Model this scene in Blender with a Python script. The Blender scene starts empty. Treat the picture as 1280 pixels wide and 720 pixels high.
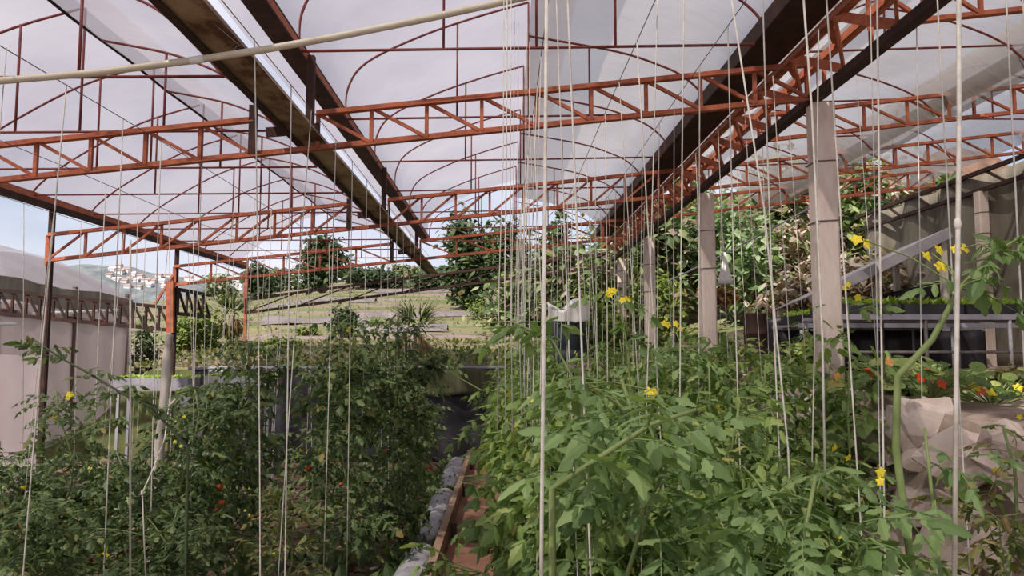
import bpy, math, random
from mathutils import Vector, Matrix, noise

C = bpy.context.scene.collection
R = random.Random(7)
V = Vector
F = 924.0
CZ = 1.55
PITCH = math.atan(75 / F)
YAW = math.atan(12 / F)

# ------------------------------------------------------------------ camera
cam_d = bpy.data.cameras.new('camera')
cam_d.sensor_width = 36.0
cam_d.lens = F * 36.0 / 1280.0
cam_d.clip_start = 0.02
cam_d.clip_end = 1000
cam = bpy.data.objects.new('camera', cam_d)
C.objects.link(cam)
cam.location = (0, 0, CZ)
cam.rotation_euler = (math.pi / 2 + PITCH, 0, -YAW)
bpy.context.scene.camera = cam
_r = V((math.cos(YAW), -math.sin(YAW), 0))
_f = V((math.sin(YAW) * math.cos(PITCH), math.cos(YAW) * math.cos(PITCH), math.sin(PITCH)))
_u = _r.cross(_f)


def P(px, py, d):
    """the point at distance d (along world Y) that photo pixel px, py looks at"""
    k = _f * F + _r * (px - 640) + _u * (360 - py)
    k = k * (d / k.y)
    return V((k.x, k.y, CZ + k.z))


def W(x, d, dz):
    return V((x, d, CZ + dz))


# --------------------------------------------------------------- materials
def new_mat(name):
    m = bpy.data.materials.new(name)
    m.use_nodes = True
    nt = m.node_tree
    for n in list(nt.nodes):
        nt.nodes.remove(n)
    return m, nt, nt.nodes, nt.links


def ramp(nodes, stops):
    r = nodes.new('ShaderNodeValToRGB')
    e = r.color_ramp.elements
    e[0].position, e[0].color = stops[0][0], (*stops[0][1], 1)
    e[1].position, e[1].color = stops[-1][0], (*stops[-1][1], 1)
    for p, c in stops[1:-1]:
        x = e.new(p)
        x.color = (*c, 1)
    return r


def mat_noise(name, stops, scale=6, detail=6, rough=.7, metal=0, bump=0, stretch=(1, 1, 1), island=0, spec=.4):
    m, nt, N, L = new_mat(name)
    out = N.new('ShaderNodeOutputMaterial')
    b = N.new('ShaderNodeBsdfPrincipled')
    tc = N.new('ShaderNodeTexCoord')
    mp = N.new('ShaderNodeMapping')
    mp.inputs['Scale'].default_value = stretch
    nz = N.new('ShaderNodeTexNoise')
    nz.inputs['Scale'].default_value = scale
    nz.inputs['Detail'].default_value = detail
    nz.inputs['Roughness'].default_value = .65
    r = ramp(N, stops)
    L.new(tc.outputs['Object'], mp.inputs[0])
    L.new(mp.outputs[0], nz.inputs['Vector'])
    L.new(nz.outputs['Fac'], r.inputs[0])
    L.new(r.outputs[0], b.inputs['Base Color'])
    b.inputs['Roughness'].default_value = rough
    b.inputs['Metallic'].default_value = metal
    b.inputs['Specular IOR Level'].default_value = spec
    if bump:
        bp = N.new('ShaderNodeBump')
        bp.inputs['Strength'].default_value = bump
        bp.inputs['Distance'].default_value = .02
        L.new(nz.outputs['Fac'], bp.inputs['Height'])
        L.new(bp.outputs[0], b.inputs['Normal'])
    L.new(b.outputs[0], out.inputs[0])
    return m


def mat_leaf(name, stops, trans=.35, rough=.5):
    m, nt, N, L = new_mat(name)
    out = N.new('ShaderNodeOutputMaterial')
    g = N.new('ShaderNodeNewGeometry')
    oi = N.new('ShaderNodeObjectInfo')
    r = ramp(N, stops)
    L.new(g.outputs['Random Per Island'], r.inputs[0])
    hs = N.new('ShaderNodeHueSaturation')
    mr = N.new('ShaderNodeMapRange')
    mr.inputs[3].default_value = .82
    mr.inputs[4].default_value = 1.18
    L.new(oi.outputs['Random'], mr.inputs[0])
    L.new(mr.outputs[0], hs.inputs['Value'])
    L.new(r.outputs[0], hs.inputs['Color'])
    b = N.new('ShaderNodeBsdfPrincipled')
    b.inputs['Roughness'].default_value = rough
    b.inputs['Specular IOR Level'].default_value = .35
    L.new(hs.outputs[0], b.inputs['Base Color'])
    t = N.new('ShaderNodeBsdfTranslucent')
    mx0 = N.new('ShaderNodeMix')
    mx0.data_type = 'RGBA'
    mx0.blend_type = 'MULTIPLY'
    mx0.inputs[0].default_value = 1
    mx0.inputs[7].default_value = (1.2, 1.35, .6, 1)
    L.new(hs.outputs[0], mx0.inputs[6])
    L.new(mx0.outputs[2], t.inputs[0])
    mx = N.new('ShaderNodeMixShader')
    mx.inputs[0].default_value = trans
    L.new(b.outputs[0], mx.inputs[1])
    L.new(t.outputs[0], mx.inputs[2])
    L.new(mx.outputs[0], out.inputs[0])
    return m


def mat_film(name, stops, transp=.12, transl=.62, scale=1.2, stretch=(1, 1, 1), wr=.5):
    """greenhouse film: mostly scatters the daylight through, a little clear"""
    m, nt, N, L = new_mat(name)
    out = N.new('ShaderNodeOutputMaterial')
    tc = N.new('ShaderNodeTexCoord')
    mp = N.new('ShaderNodeMapping')
    mp.inputs['Scale'].default_value = stretch
    nz = N.new('ShaderNodeTexNoise')
    nz.inputs['Scale'].default_value = scale
    nz.inputs['Detail'].default_value = 5
    L.new(tc.outputs['Object'], mp.inputs[0])
    L.new(mp.outputs[0], nz.inputs['Vector'])
    r = ramp(N, stops)
    L.new(nz.outputs['Fac'], r.inputs[0])
    wv = N.new('ShaderNodeTexNoise')
    wv.inputs['Scale'].default_value = 5
    wv.inputs['Detail'].default_value = 3
    mp2 = N.new('ShaderNodeMapping')
    mp2.inputs['Scale'].default_value = (.5, 1.6, .5)
    mp2.inputs['Rotation'].default_value = (0, 0, .5)
    L.new(tc.outputs['Object'], mp2.inputs[0])
    L.new(mp2.outputs[0], wv.inputs['Vector'])
    bp = N.new('ShaderNodeBump')
    bp.inputs['Strength'].default_value = wr
    bp.inputs['Distance'].default_value = .06
    L.new(wv.outputs['Fac'], bp.inputs['Height'])
    d = N.new('ShaderNodeBsdfDiffuse')
    t = N.new('ShaderNodeBsdfTranslucent')
    tr = N.new('ShaderNodeBsdfTransparent')
    gl = N.new('ShaderNodeBsdfGlossy')
    gl.inputs['Roughness'].default_value = .35
    for s in (d, t, gl):
        L.new(bp.outputs[0], s.inputs['Normal'])
    L.new(r.outputs[0], d.inputs[0])
    L.new(r.outputs[0], t.inputs[0])
    m1 = N.new('ShaderNodeMixShader')
    m1.inputs[0].default_value = transl
    L.new(d.outputs[0], m1.inputs[1])
    L.new(t.outputs[0], m1.inputs[2])
    m2 = N.new('ShaderNodeMixShader')
    m2.inputs[0].default_value = .04
    L.new(m1.outputs[0], m2.inputs[1])
    L.new(gl.outputs[0], m2.inputs[2])
    m3 = N.new('ShaderNodeMixShader')
    m3.inputs[0].default_value = transp
    L.new(m2.outputs[0], m3.inputs[1])
    L.new(tr.outputs[0], m3.inputs[2])
    L.new(m3.outputs[0], out.inputs[0])
    return m


M = {}
M['rust'] = mat_noise('rust_primer', [(.25, (.12, .036, .02)), (.45, (.36, .10, .05)), (.62, (.50, .15, .07)), (.8, (.40, .18, .11))], 9, rough=.75, bump=.2)
M['rust_red'] = mat_noise('rust_pipe', [(.3, (.11, .03, .03)), (.55, (.24, .055, .045)), (.8, (.30, .10, .08))], 11, rough=.7)
M['darkrust'] = mat_noise('dark_rust', [(.3, (.016, .009, .008)), (.55, (.045, .018, .013)), (.78, (.12, .04, .022))], 7, rough=.8, bump=.2)
M['gutter'] = mat_noise('rusted_gutter', [(.3, (.03, .016, .011)), (.42, (.12, .055, .03)), (.53, (.33, .235, .155)), (.68, (.44, .34, .24)), (.8, (.16, .08, .045))], 4.2, 9, rough=.85, bump=.3, stretch=(1, .55, 1))
M['concrete'] = mat_noise('concrete', [(.25, (.42, .32, .265)), (.5, (.64, .51, .44)), (.75, (.74, .63, .56))], 5, 8, rough=.9, bump=.25, stretch=(2, 2, .5))
M['wood'] = mat_noise('weathered_wood', [(.25, (.16, .09, .06)), (.5, (.36, .22, .15)), (.8, (.50, .34, .25))], 5, 8, rough=.85, bump=.25, stretch=(2, .3, 3))
M['palewood'] = mat_noise('pale_stake', [(.3, (.16, .13, .08)), (.45, (.62, .54, .45)), (.8, (.78, .70, .62))], 7, 8, rough=.9, bump=.4, stretch=(2, 2, .6))
M['darkwood'] = mat_noise('dark_wood', [(.25, (.05, .03, .025)), (.5, (.11, .065, .05)), (.8, (.18, .11, .085))], 7, 8, rough=.85, stretch=(2, 2, .5))
M['pvc'] = mat_noise('cream_pvc', [(.2, (.42, .35, .25)), (.5, (.60, .53, .40)), (.8, (.68, .62, .5))], 3, 4, rough=.45, stretch=(3, 1, 1))
M['tape'] = mat_noise('white_tape', [(.3, (.75, .72, .68)), (.7, (.82, .8, .77))], 5, rough=.5)
M['string'] = mat_noise('raffia', [(.3, (.50, .45, .38)), (.55, (.68, .63, .55)), (.8, (.78, .74, .67))], 25, 3, rough=.7)
M['wire'] = mat_noise('steel_wire', [(.3, (.10, .08, .08)), (.7, (.24, .2, .19))], 10, rough=.6, metal=.3)
M['soil'] = mat_noise('garden_soil', [(.25, (.055, .032, .022)), (.5, (.15, .085, .058)), (.75, (.27, .165, .115))], 2.2, 12, rough=.95, bump=.6)
M['path'] = mat_noise('red_brown_path', [(.25, (.13, .06, .04)), (.5, (.31, .15, .098)), (.78, (.42, .235, .165))], 2.6, 10, rough=.95, bump=.4)
M['tarp'] = mat_noise('black_plastic', [(.3, (.012, .011, .013)), (.6, (.032, .028, .033)), (.85, (.10, .085, .095))], 2.5, 6, rough=.38, bump=.2)
M['bag'] = mat_noise('white_grow_bag', [(.3, (.20, .18, .19)), (.5, (.40, .38, .40)), (.75, (.58, .56, .58))], 5, 5, rough=.55, bump=.3)
M['greyplastic'] = mat_noise('grey_plastic', [(.3, (.20, .19, .22)), (.7, (.36, .34, .39))], 4, 5, rough=.6)
M['stone'] = mat_noise('pale_stone', [(.25, (.33, .23, .185)), (.42, (.60, .47, .40)), (.7, (.74, .61, .53)), (.85, (.42, .31, .25))], 4, 12, rough=.92, bump=.8)
M['bank'] = mat_noise('stony_bank', [(.2, (.10, .075, .05)), (.45, (.28, .2, .15)), (.6, (.46, .36, .29)), (.85, (.6, .49, .41))], 3.2, 12, rough=.95, bump=.8)
M['stem'] = mat_noise('green_stem', [(.3, (.13, .18, .05)), (.7, (.26, .31, .11))], 9, rough=.6)
M['bark'] = mat_noise('bark', [(.25, (.06, .045, .035)), (.5, (.2, .145, .115)), (.8, (.42, .32, .27))], 6, 9, rough=.95, bump=.5)
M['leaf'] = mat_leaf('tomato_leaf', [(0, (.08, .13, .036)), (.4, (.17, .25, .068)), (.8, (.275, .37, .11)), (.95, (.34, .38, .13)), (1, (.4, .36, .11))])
M['leafshade'] = mat_leaf('shaded_tomato_leaf', [(0, (.055, .09, .034)), (.45, (.125, .18, .065)), (.85, (.22, .29, .11)), (.95, (.23, .25, .085)), (1, (.32, .24, .09))], trans=.3)  # shaded copy of the tomato leaf, left rows' shade put into its colour
M['leaffg'] = mat_leaf('young_tomato_leaf', [(0, (.115, .185, .06)), (.5, (.20, .295, .105)), (1, (.30, .40, .16))])
M['yellowing'] = mat_leaf('yellowing_leaf', [(0, (.09, .11, .03)), (.4, (.17, .20, .06)), (.7, (.26, .25, .09)), (.88, (.30, .20, .10)), (1, (.4, .32, .14))])
M['darkstem'] = mat_noise('dark_stem', [(.3, (.035, .055, .02)), (.7, (.08, .11, .04))], 9, rough=.6)
M['drygrass'] = mat_leaf('dry_grass', [(0, (.06, .08, .025)), (.5, (.14, .16, .055)), (.8, (.22, .19, .09)), (1, (.27, .2, .12))])
M['bushleaf'] = mat_leaf('bush_leaf', [(0, (.06, .10, .02)), (.5, (.16, .22, .045)), (1, (.33, .36, .09))])
M['treeleaf'] = mat_leaf('tree_leaf', [(0, (.03, .05, .02)), (.5, (.06, .09, .035)), (1, (.12, .15, .06))])
M['bankleaf'] = mat_leaf('bank_leaf', [(0, (.03, .055, .02)), (.35, (.09, .14, .045)), (.6, (.22, .28, .10)), (.78, (.40, .44, .22)), (.86, (.22, .13, .09)), (1, (.56, .44, .37))])
M['dryleaf'] = mat_leaf('dry_leaf', [(0, (.10, .06, .04)), (.35, (.24, .15, .11)), (.6, (.46, .35, .29)), (.85, (.62, .52, .46)), (.9, (.14, .18, .06)), (1, (.2, .24, .09))])
M['brownleaf'] = mat_leaf('brown_leaf', [(0, (.22, .10, .03)), (.6, (.48, .25, .07)), (1, (.55, .38, .13))])
M['seedling'] = mat_leaf('seedling_leaf', [(0, (.16, .24, .04)), (.5, (.30, .40, .08)), (1, (.46, .54, .16))])
M['frond'] = mat_leaf('frond_leaf', [(0, (.10, .16, .07)), (.5, (.2, .28, .13)), (1, (.36, .44, .26))])
M['yellow'] = mat_leaf('yellow_petal', [(0, (.75, .55, .02)), (1, (.85, .70, .05))], trans=.25)
M['red'] = mat_leaf('red_petal', [(0, (.72, .05, .02)), (1, (.85, .12, .03))], trans=.25)
M['orange'] = mat_leaf('orange_petal', [(0, (.75, .27, .06)), (1, (.85, .42, .15))], trans=.25)
M['tomato'] = mat_noise('tomato_skin', [(.3, (.5, .05, .02)), (.7, (.62, .10, .03))], 4, rough=.35)
M['greentomato'] = mat_noise('green_tomato_skin', [(.3, (.24, .3, .07)), (.7, (.36, .4, .13))], 4, rough=.35)
M['sheet'] = mat_noise('white_sheet', [(.3, (.66, .64, .60)), (.7, (.8, .78, .74))], 4, rough=.6, bump=.1)
M['bluesheet'] = mat_noise('blue_tank', [(.3, (.02, .03, .035)), (.7, (.05, .065, .07))], 4, rough=.5)
M['hessian'] = mat_noise('shade_cloth', [(.25, (.10, .085, .06)), (.5, (.19, .165, .125)), (.8, (.33, .285, .23))], 1.2, 6, rough=.9, stretch=(.4, 3, .35), bump=.3)
M['fringe'] = mat_noise('olive_netting', [(.3, (.05, .05, .025)), (.55, (.10, .10, .05)), (.8, (.17, .155, .09))], 4, 8, rough=.9, stretch=(6, 1, .6), bump=.3)
M['deadfrond'] = mat_leaf('dead_frond', [(0, (.10, .06, .03)), (.6, (.22, .14, .06)), (1, (.34, .25, .13))])
M['house'] = mat_noise('house_render', [(.3, (.62, .56, .54)), (.7, (.78, .73, .72))], 1, rough=.9)
M['roofing'] = mat_noise('roof_tiles', [(.3, (.30, .2, .18)), (.7, (.42, .3, .27))], 1, rough=.9)
M['ridge'] = mat_noise('hazed_woods', [(.3, (.09, .10, .12)), (.5, (.15, .17, .17)), (.7, (.24, .25, .26))], .45, 8, rough=1)  # greyed blue: the haze of distance is put into the woods' colour
M['mulch'] = mat_noise('plastic_mulch', [(.3, (.10, .08, .075)), (.5, (.17, .145, .14)), (.7, (.24, .20, .20))], 2, 6, rough=.8, bump=.2)
M['roofsheet'] = mat_noise('tin_sheet', [(.3, (.30, .27, .29)), (.7, (.46, .42, .45))], 3, 6, rough=.6)
M['film'] = mat_film('roof_film', [(.3, (.385, .35, .395)), (.5, (.44, .405, .445)), (.7, (.49, .455, .49))], transp=.33, transl=.5, wr=.2)
M['filmold'] = mat_film('old_roof_film', [(.3, (.34, .30, .26)), (.5, (.42, .385, .37)), (.72, (.48, .45, .465))], stretch=(1.2, .5, 1), transp=.27, transl=.5, wr=.35)
M['filmwall'] = mat_film('wall_film', [(.3, (.40, .325, .325)), (.7, (.50, .42, .42))], transp=.14, transl=.5, wr=.3)


def mat_hill():
    m, nt, N, L = new_mat('terraced_field')
    out = N.new('ShaderNodeOutputMaterial')
    b = N.new('ShaderNodeBsdfPrincipled')
    tc = N.new('ShaderNodeTexCoord')
    mp = N.new('ShaderNodeMapping')
    mp.inputs['Scale'].default_value = (.10, .55, 0)
    mp.inputs['Rotation'].default_value = (0, 0, .06)
    n1 = N.new('ShaderNodeTexNoise')
    n1.inputs['Scale'].default_value = 1.6
    n1.inputs['Detail'].default_value = 6
    n2 = N.new('ShaderNodeTexNoise')
    n2.inputs['Scale'].default_value = 9
    n2.inputs['Detail'].default_value = 8
    L.new(tc.outputs['Object'], mp.inputs[0])
    L.new(mp.outputs[0], n1.inputs['Vector'])
    L.new(tc.outputs['Object'], n2.inputs['Vector'])
    r = ramp(N, [(.28, (.06, .085, .025)), (.42, (.125, .14, .045)), (.5, (.19, .175, .085)), (.58, (.18, .115, .085)), (.66, (.23, .19, .17)), (.75, (.09, .105, .04))])
    L.new(n1.outputs['Fac'], r.inputs[0])
    mx = N.new('ShaderNodeMix')
    mx.data_type = 'RGBA'
    mx.blend_type = 'OVERLAY'
    mx.inputs[0].default_value = .55
    L.new(r.outputs[0], mx.inputs[6])
    L.new(n2.outputs['Fac'], mx.inputs[7])
    L.new(mx.outputs[2], b.inputs['Base Color'])
    b.inputs['Roughness'].default_value = 1
    L.new(b.outputs[0], out.inputs[0])
    return m


M['hill'] = mat_hill()


# ------------------------------------------------------------ mesh helpers
class MB:
    def __init__(s):
        s.v, s.f = [], []

    def bar(s, a, b, w, h, up=V((0, 0, 1))):
        a, b = V(a), V(b)
        t = (b - a).normalized()
        if abs(t.dot(up)) > .97:
            up = V((0, 1, 0))
        x = t.cross(up).normalized() * (w / 2)
        y = x.cross(t).normalized() * (h / 2)
        i = len(s.v)
        for p in (a, b):
            s.v += [p - x - y, p + x - y, p + x + y, p - x + y]
        s.f += [(i, i + 3, i + 2, i + 1), (i + 4, i + 5, i + 6, i + 7)]
        for k in range(4):
            j = (k + 1) % 4
            s.f.append((i + k, i + j, i + 4 + j, i + 4 + k))
        return s

    def angle(s, a, b, w, t=.008, up=V((0, 0, 1)), side=1):
        """an L shaped steel angle"""
        a, b = V(a), V(b)
        d = (b - a).normalized()
        if abs(d.dot(up)) > .97:
            up = V((0, 1, 0))
        x = d.cross(up).normalized()
        y = x.cross(d).normalized()
        s.bar(a, b, t, w, up)
        o = x * side * (w / 2) - y * (w / 2 - t / 2)
        s.bar(a + o, b + o, w, t, up)
        return s

    def tube(s, pts, r, n=6, cap=True):
        pts = [V(p) for p in pts]
        rs = r if isinstance(r, (list, tuple)) else [r] * len(pts)
        ref = None
        rings = []
        for k, p in enumerate(pts):
            t = (pts[min(k + 1, len(pts) - 1)] - pts[max(k - 1, 0)]).normalized()
            if ref is None:
                ref = t.cross(V((0, 0, 1)) if abs(t.z) < .9 else V((1, 0, 0))).normalized()
            x = (ref - t * ref.dot(t)).normalized()
            ref = x
            y = t.cross(x)
            i = len(s.v)
            for q in range(n):
                a = 2 * math.pi * q / n
                s.v.append(p + (x * math.cos(a) + y * math.sin(a)) * rs[k])
            rings.append(i)
        for a, b in zip(rings, rings[1:]):
            for q in range(n):
                w = (q + 1) % n
                s.f.append((a + q, a + w, b + w, b + q))
        if cap:
            s.f.append(tuple(rings[0] + q for q in reversed(range(n))))
            s.f.append(tuple(rings[-1] + q for q in range(n)))
        return s

    def box(s, c, sz):
        c = V(c)
        i = len(s.v)
        for z in (-1, 1):
            for y in (-1, 1):
                for x in (-1, 1):
                    s.v.append(c + V((x * sz[0] / 2, y * sz[1] / 2, z * sz[2] / 2)))
        for q in ((0, 2, 3, 1), (4, 5, 7, 6), (0, 1, 5, 4), (2, 6, 7, 3), (0, 4, 6, 2), (1, 3, 7, 5)):
            s.f.append(tuple(i + k for k in q))
        return s

    def grid(s, fn, nu, nv):
        i = len(s.v)
        for a in range(nu + 1):
            for b in range(nv + 1):
                s.v.append(V(fn(a / nu, b / nv)))
        for a in range(nu):
            for b in range(nv):
                k = i + a * (nv + 1) + b
                s.f.append((k, k + 1, k + nv + 2, k + nv + 1))
        return s

    def lathe(s, c, prof, n=14, closed=True):
        c = V(c)
        i = len(s.v)
        for r, z in prof:
            for q in range(n):
                a = 2 * math.pi * q / n
                s.v.append(c + V((r * math.cos(a), r * math.sin(a), z)))
        for k in range(len(prof) - 1):
            for q in range(n):
                w = (q + 1) % n
                s.f.append((i + k * n + q, i + k * n + w, i + (k + 1) * n + w, i + (k + 1) * n + q))
        if closed:
            s.f.append(tuple(i + q for q in reversed(range(n))))
            e = i + (len(prof) - 1) * n
            s.f.append(tuple(e + q for q in range(n)))
        return s

    def leaflet(s, base, d, up, L, Wd, rnd, lobes=True, droop=.25):
        d = d.normalized()
        x = d.cross(up)
        if x.length < 1e-3:
            x = d.cross(V((1, 0, 0)))
        x.normalize()
        n = x.cross(d).normalized()
        st = (0, .16, .34, .52, .7, .86, 1) if lobes else (0, .25, .6, 1)
        wd = (.06, .40, .34, .50, .30, .24, 0) if lobes else (.08, .48, .40, 0)
        i = len(s.v)
        dr = droop * rnd.uniform(.3, 1.6)
        for t, w in zip(st, wd):
            c = base + d * (L * t) - n * (dr * L * t * t)
            j = rnd.uniform(.8, 1.2)
            s.v += [c - x * (w * Wd * j) - n * (w * Wd * .28), c, c + x * (w * Wd * j) - n * (w * Wd * .28)]
        m = len(st)
        for k in range(m - 1):
            q = i + 3 * k
            s.f += [(q, q + 1, q + 4, q + 3), (q + 1, q + 2, q + 5, q + 4)]
        return s

    def compound(s, base, d, L, rnd, lobes=True, pairs=3, lw=.5):
        d = d.normalized()
        up = V((0, 0, 1)) + V((rnd.uniform(-.9, .9), rnd.uniform(-.9, .9), 0))
        x = d.cross(up).normalized()
        n = x.cross(d).normalized()
        g = rnd.uniform(.2, .85)
        pt = lambda t: base + d * (L * t) - n * (g * L * t * t)
        tan = lambda t: (d - n * (2 * g * t)).normalized()
        s.tube([pt(0), pt(.35), pt(.75)], [L * .014, L * .011, L * .007], 3, False)
        for k in range(pairs):
            t = .28 + .5 * k / max(1, pairs - 1)
            ll = L * rnd.uniform(.30, .40) * (1 - .12 * k)
            for sd in (-1, 1):
                dd = (tan(t) * rnd.uniform(.3, .65) + x * sd + n * rnd.uniform(-.7, .25)).normalized()
                s.leaflet(pt(t + rnd.uniform(-.03, .03)), dd, n, ll, ll * lw * rnd.uniform(.85, 1.2), rnd, lobes)
        s.leaflet(pt(.78), tan(.8), n, L * .42, L * .42 * lw * 1.1, rnd, lobes)
        return s

    def build(s, name, mat, parent=None, smooth=False, solid=0):
        off = V((0, 0, 0))
        if parent is not None:
            r = parent
            while r.parent is not None:
                r = r.parent
            off = V(r.location)
        me = bpy.data.meshes.new(name)
        me.from_pydata([tuple(p - off) for p in s.v], [], s.f)
        me.update()
        if smooth:
            me.polygons.foreach_set('use_smooth', [True] * len(me.polygons))
        o = bpy.data.objects.new(name, me)
        C.objects.link(o)
        me.materials.append(M[mat])
        if solid:
            md = o.modifiers.new('thickness', 'SOLIDIFY')
            md.thickness = solid
        if parent is not None:
            o.parent = parent
        return o


def tag(o, label=None, cat=None, group=None, kind=None):
    if label:
        o['label'] = label
    if cat:
        o['category'] = cat
    if group:
        o['group'] = group
    if kind:
        o['kind'] = kind
    return o


def thing(name, label, cat, loc, group=None):
    o = bpy.data.objects.new(name, None)
    C.objects.link(o)
    o.location = loc
    return tag(o, label, cat, group)


ORD = ['first', 'second', 'third', 'fourth', 'fifth', 'sixth', 'seventh', 'eighth', 'ninth', 'tenth', 'eleventh', 'twelfth',
       'thirteenth', 'fourteenth', 'fifteenth', 'sixteenth', 'seventeenth', 'eighteenth', 'nineteenth', 'twentieth',
       'twenty-first', 'twenty-second', 'twenty-third', 'twenty-fourth']

# =================================================================== ground
X_TER = 2.15


def hill_z(x, y):
    z = 1.22 + .105 * (y - 10.6)
    z += .16 * max(0, x - 1.2) + .05 * max(0, y - 20) * .4
    if x < -5.3:
        z -= 1.15 * min(1, (-5.3 - x) / .8) * max(0, min(1, (19 - y) / 4))
    if x < -6.5:
        z -= .12 * (-x - 6.5) * max(0, min(1, (y - 14) / 4))
    z += .10 * noise.noise(V((x * .35, y * .5, 0)))
    z += .16 * math.floor((y - 10.6) / 3.2) * .25
    return z


g = MB().grid(lambda a, b: (-16 + 18.5 * a, -3 + 13.7 * b, .015 * noise.noise(V((a * 40, b * 40, 0)))), 90, 70).build('ground', 'soil')
g['kind'] = 'structure'
g = MB().grid(lambda a, b: (-.42 + .75 * a, 1 + 9.4 * b, .022 + .012 * noise.noise(V((a * 6, b * 50, 3)))), 8, 80).build('path', 'path')
g['kind'] = 'structure'
def hill_fn(a, b):
    x = -60 + 100 * a
    if b < .5 / 80:
        return (x, 10.6, -.3)
    y = 10.62 + 55 * (b - 1 / 80)
    return (x, y, hill_z(x, y))


g = MB().grid(hill_fn, 120, 80).build('hillside', 'hill')
g['kind'] = 'structure'


def bank(a, b):
    y = -1 + 11.8 * b
    t = a * 5.2
    x = 1.72 + t
    z = min(1.2, t * 2.3) if t < .55 else 1.2 + .03 * (t - .55)
    k = 1 if t < .7 else .4
    z += k * .12 * noise.noise(V((x * 3, y * 2.4, 1)))
    x += k * .10 * noise.noise(V((x * 2, y * 3, 7)))
    return (x, y, z - .06 if a == 0 else z)


g = MB().grid(bank, 60, 90).build('terrain_bank', 'bank')
g['kind'] = 'structure'

def slope_fn(a, b):
    x = 1.2 + 12 * a
    y = 14.6 + 5 * b
    k = min(1, a * 5)
    z = hill_z(x, y) - .15 + k * (3.0 * b ** .8 + .5 * noise.noise(V((x * .8, y * .8, 2))) * min(1, b * 4))
    return (x, y + .3 * noise.noise(V((x, z, 0))), z)


g = MB().grid(slope_fn, 50, 30).build('terrain_slope', 'soil')
g['kind'] = 'structure'

# distant ridge across the valley
def ridge_z(x, y):
    b = (y - 130) / 60
    h = (16.5 + 3.2 * noise.noise(V((x * .025, 0, 5))) + 1.3 * noise.noise(V((x * .15, y * .1, 9))))
    h += 3.5 * max(0, min(1, (-x - 62) / 30))
    return -14 + (h + 14) * math.sin(min(1, b * 1.25) * math.pi / 2)


def ridge_fn(a, b):
    x = -170 + 250 * a
    y = 130 + 60 * b
    return (x, y, ridge_z(x, y))


g = MB().grid(ridge_fn, 160, 24).build('hills', 'ridge', smooth=True)
g['kind'] = 'structure'
hl = [(141, 338), (150, 341), (158, 339), (146, 351), (155, 353), (163, 350), (171, 352), (183, 352), (191, 353), (203, 353), (211, 346), (236, 349), (245, 352), (300, 352), (137, 346), (168, 344), (176, 347), (199, 346), (187, 358), (160, 360), (174, 361), (205, 360), (149, 334)]
rr = random.Random(3)
for i, (px, py) in enumerate(hl):
    dd = 131
    while dd < 176 and P(px, py, dd).z > ridge_z(P(px, py, dd).x, dd):
        dd += .5
    p = P(px, py, dd)
    w = rr.uniform(1.0, 1.7) if i < 14 else rr.uniform(.7, 1.1)
    lab = 'pale distant house on the hill across the valley, %s house counted along the ridge' % ORD[i]
    t = thing('house', lab, 'house', (p.x, p.y, p.z - 2), 'distant houses on the ridge')
    MB().box((p.x, p.y, p.z - .8), (w * 1.2, 1.4, 2.4)).build('wall', 'house', t)
    mb = MB()
    a = V((p.x, p.y, p.z + .4))
    hw = w * .7
    mb.v += [a + V((-hw, -.8, 0)), a + V((hw, -.8, 0)), a + V((hw, .8, 0)), a + V((-hw, .8, 0)), a + V((-hw, 0, .45)), a + V((hw, 0, .45))]
    mb.f += [(0, 1, 5, 4), (2, 3, 4, 5), (0, 4, 3), (1, 2, 5), (0, 3, 2, 1)]
    mb.build('roof', 'roofing' if i % 3 else 'house', t)

# =========================================================== greenhouse roof
LEFT_EAVE = -4.43


def plane(x):
    return 1.2 + .107 * (x + 1.157)


TR_D = [4.4, 7.2, 10.0, 12.75]
EH = {0: 'nearest', 1: 'second nearest', 2: 'third', 3: 'farthest'}


def truss(d, x0, x1, zf, h, breaks, step, flip, lab, mat='rust', bar=.04, mirror_top=None):
    t = thing('roof_truss', lab, 'truss', (x0, d, CZ + zf(x0)), 'lattice trusses across the greenhouse')
    MB().angle(W(x0, d, zf(x0)), W(x1, d, zf(x1)), bar).build('bottom_chord', mat, t)
    segs = []
    a = x0
    for (b0, b1) in breaks:
        segs.append((a, b0))
        a = b1
    segs.append((a, x1))
    for (a, b) in segs:
        MB().angle(W(a, d, zf(a) + h), W(b, d, zf(b) + h), bar).build('top_chord', mat, t)
        n = max(1, round((b - a) / step))
        s = (b - a) / n
        for k in range(n + 1):
            x = a + s * k
            e = .012 if k == 0 else (-.012 if k == n else 0)
            MB().bar(W(x + e, d, zf(x)), W(x + e, d, zf(x) + h), .022, .022).build('strut', mat, t)
            if k < n:
                x2 = x + s
                if flip:
                    MB().bar(W(x, d, zf(x)), W(x2, d, zf(x2) + h), .02, .02).build('diagonal_strut', mat, t)
                else:
                    MB().bar(W(x, d, zf(x) + h), W(x2, d, zf(x2)), .02, .02).build('diagonal_strut', mat, t)
    return t


G_BREAK = [(-1.50, -1.13)]
truss(TR_D[0], LEFT_EAVE, 1.88, plane, .215, G_BREAK, .333, False, 'rust orange lattice truss crossing at the top of the big concrete post')
truss(TR_D[1], LEFT_EAVE, 1.88, plane, .25, G_BREAK, .345, True, 'second rust lattice truss, just beyond the one at the big post')
truss_c = truss(TR_D[2], LEFT_EAVE, 1.88, plane, .25, G_BREAK, .5, False, 'third rust lattice truss, with two orange posts under its far end')
truss(TR_D[3], LEFT_EAVE, 1.88, lambda x: .6 + .13 * (x + 4.43), .235, [], .9, True, 'dark low truss closing the far end before the field', 'darkrust', .045)
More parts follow.
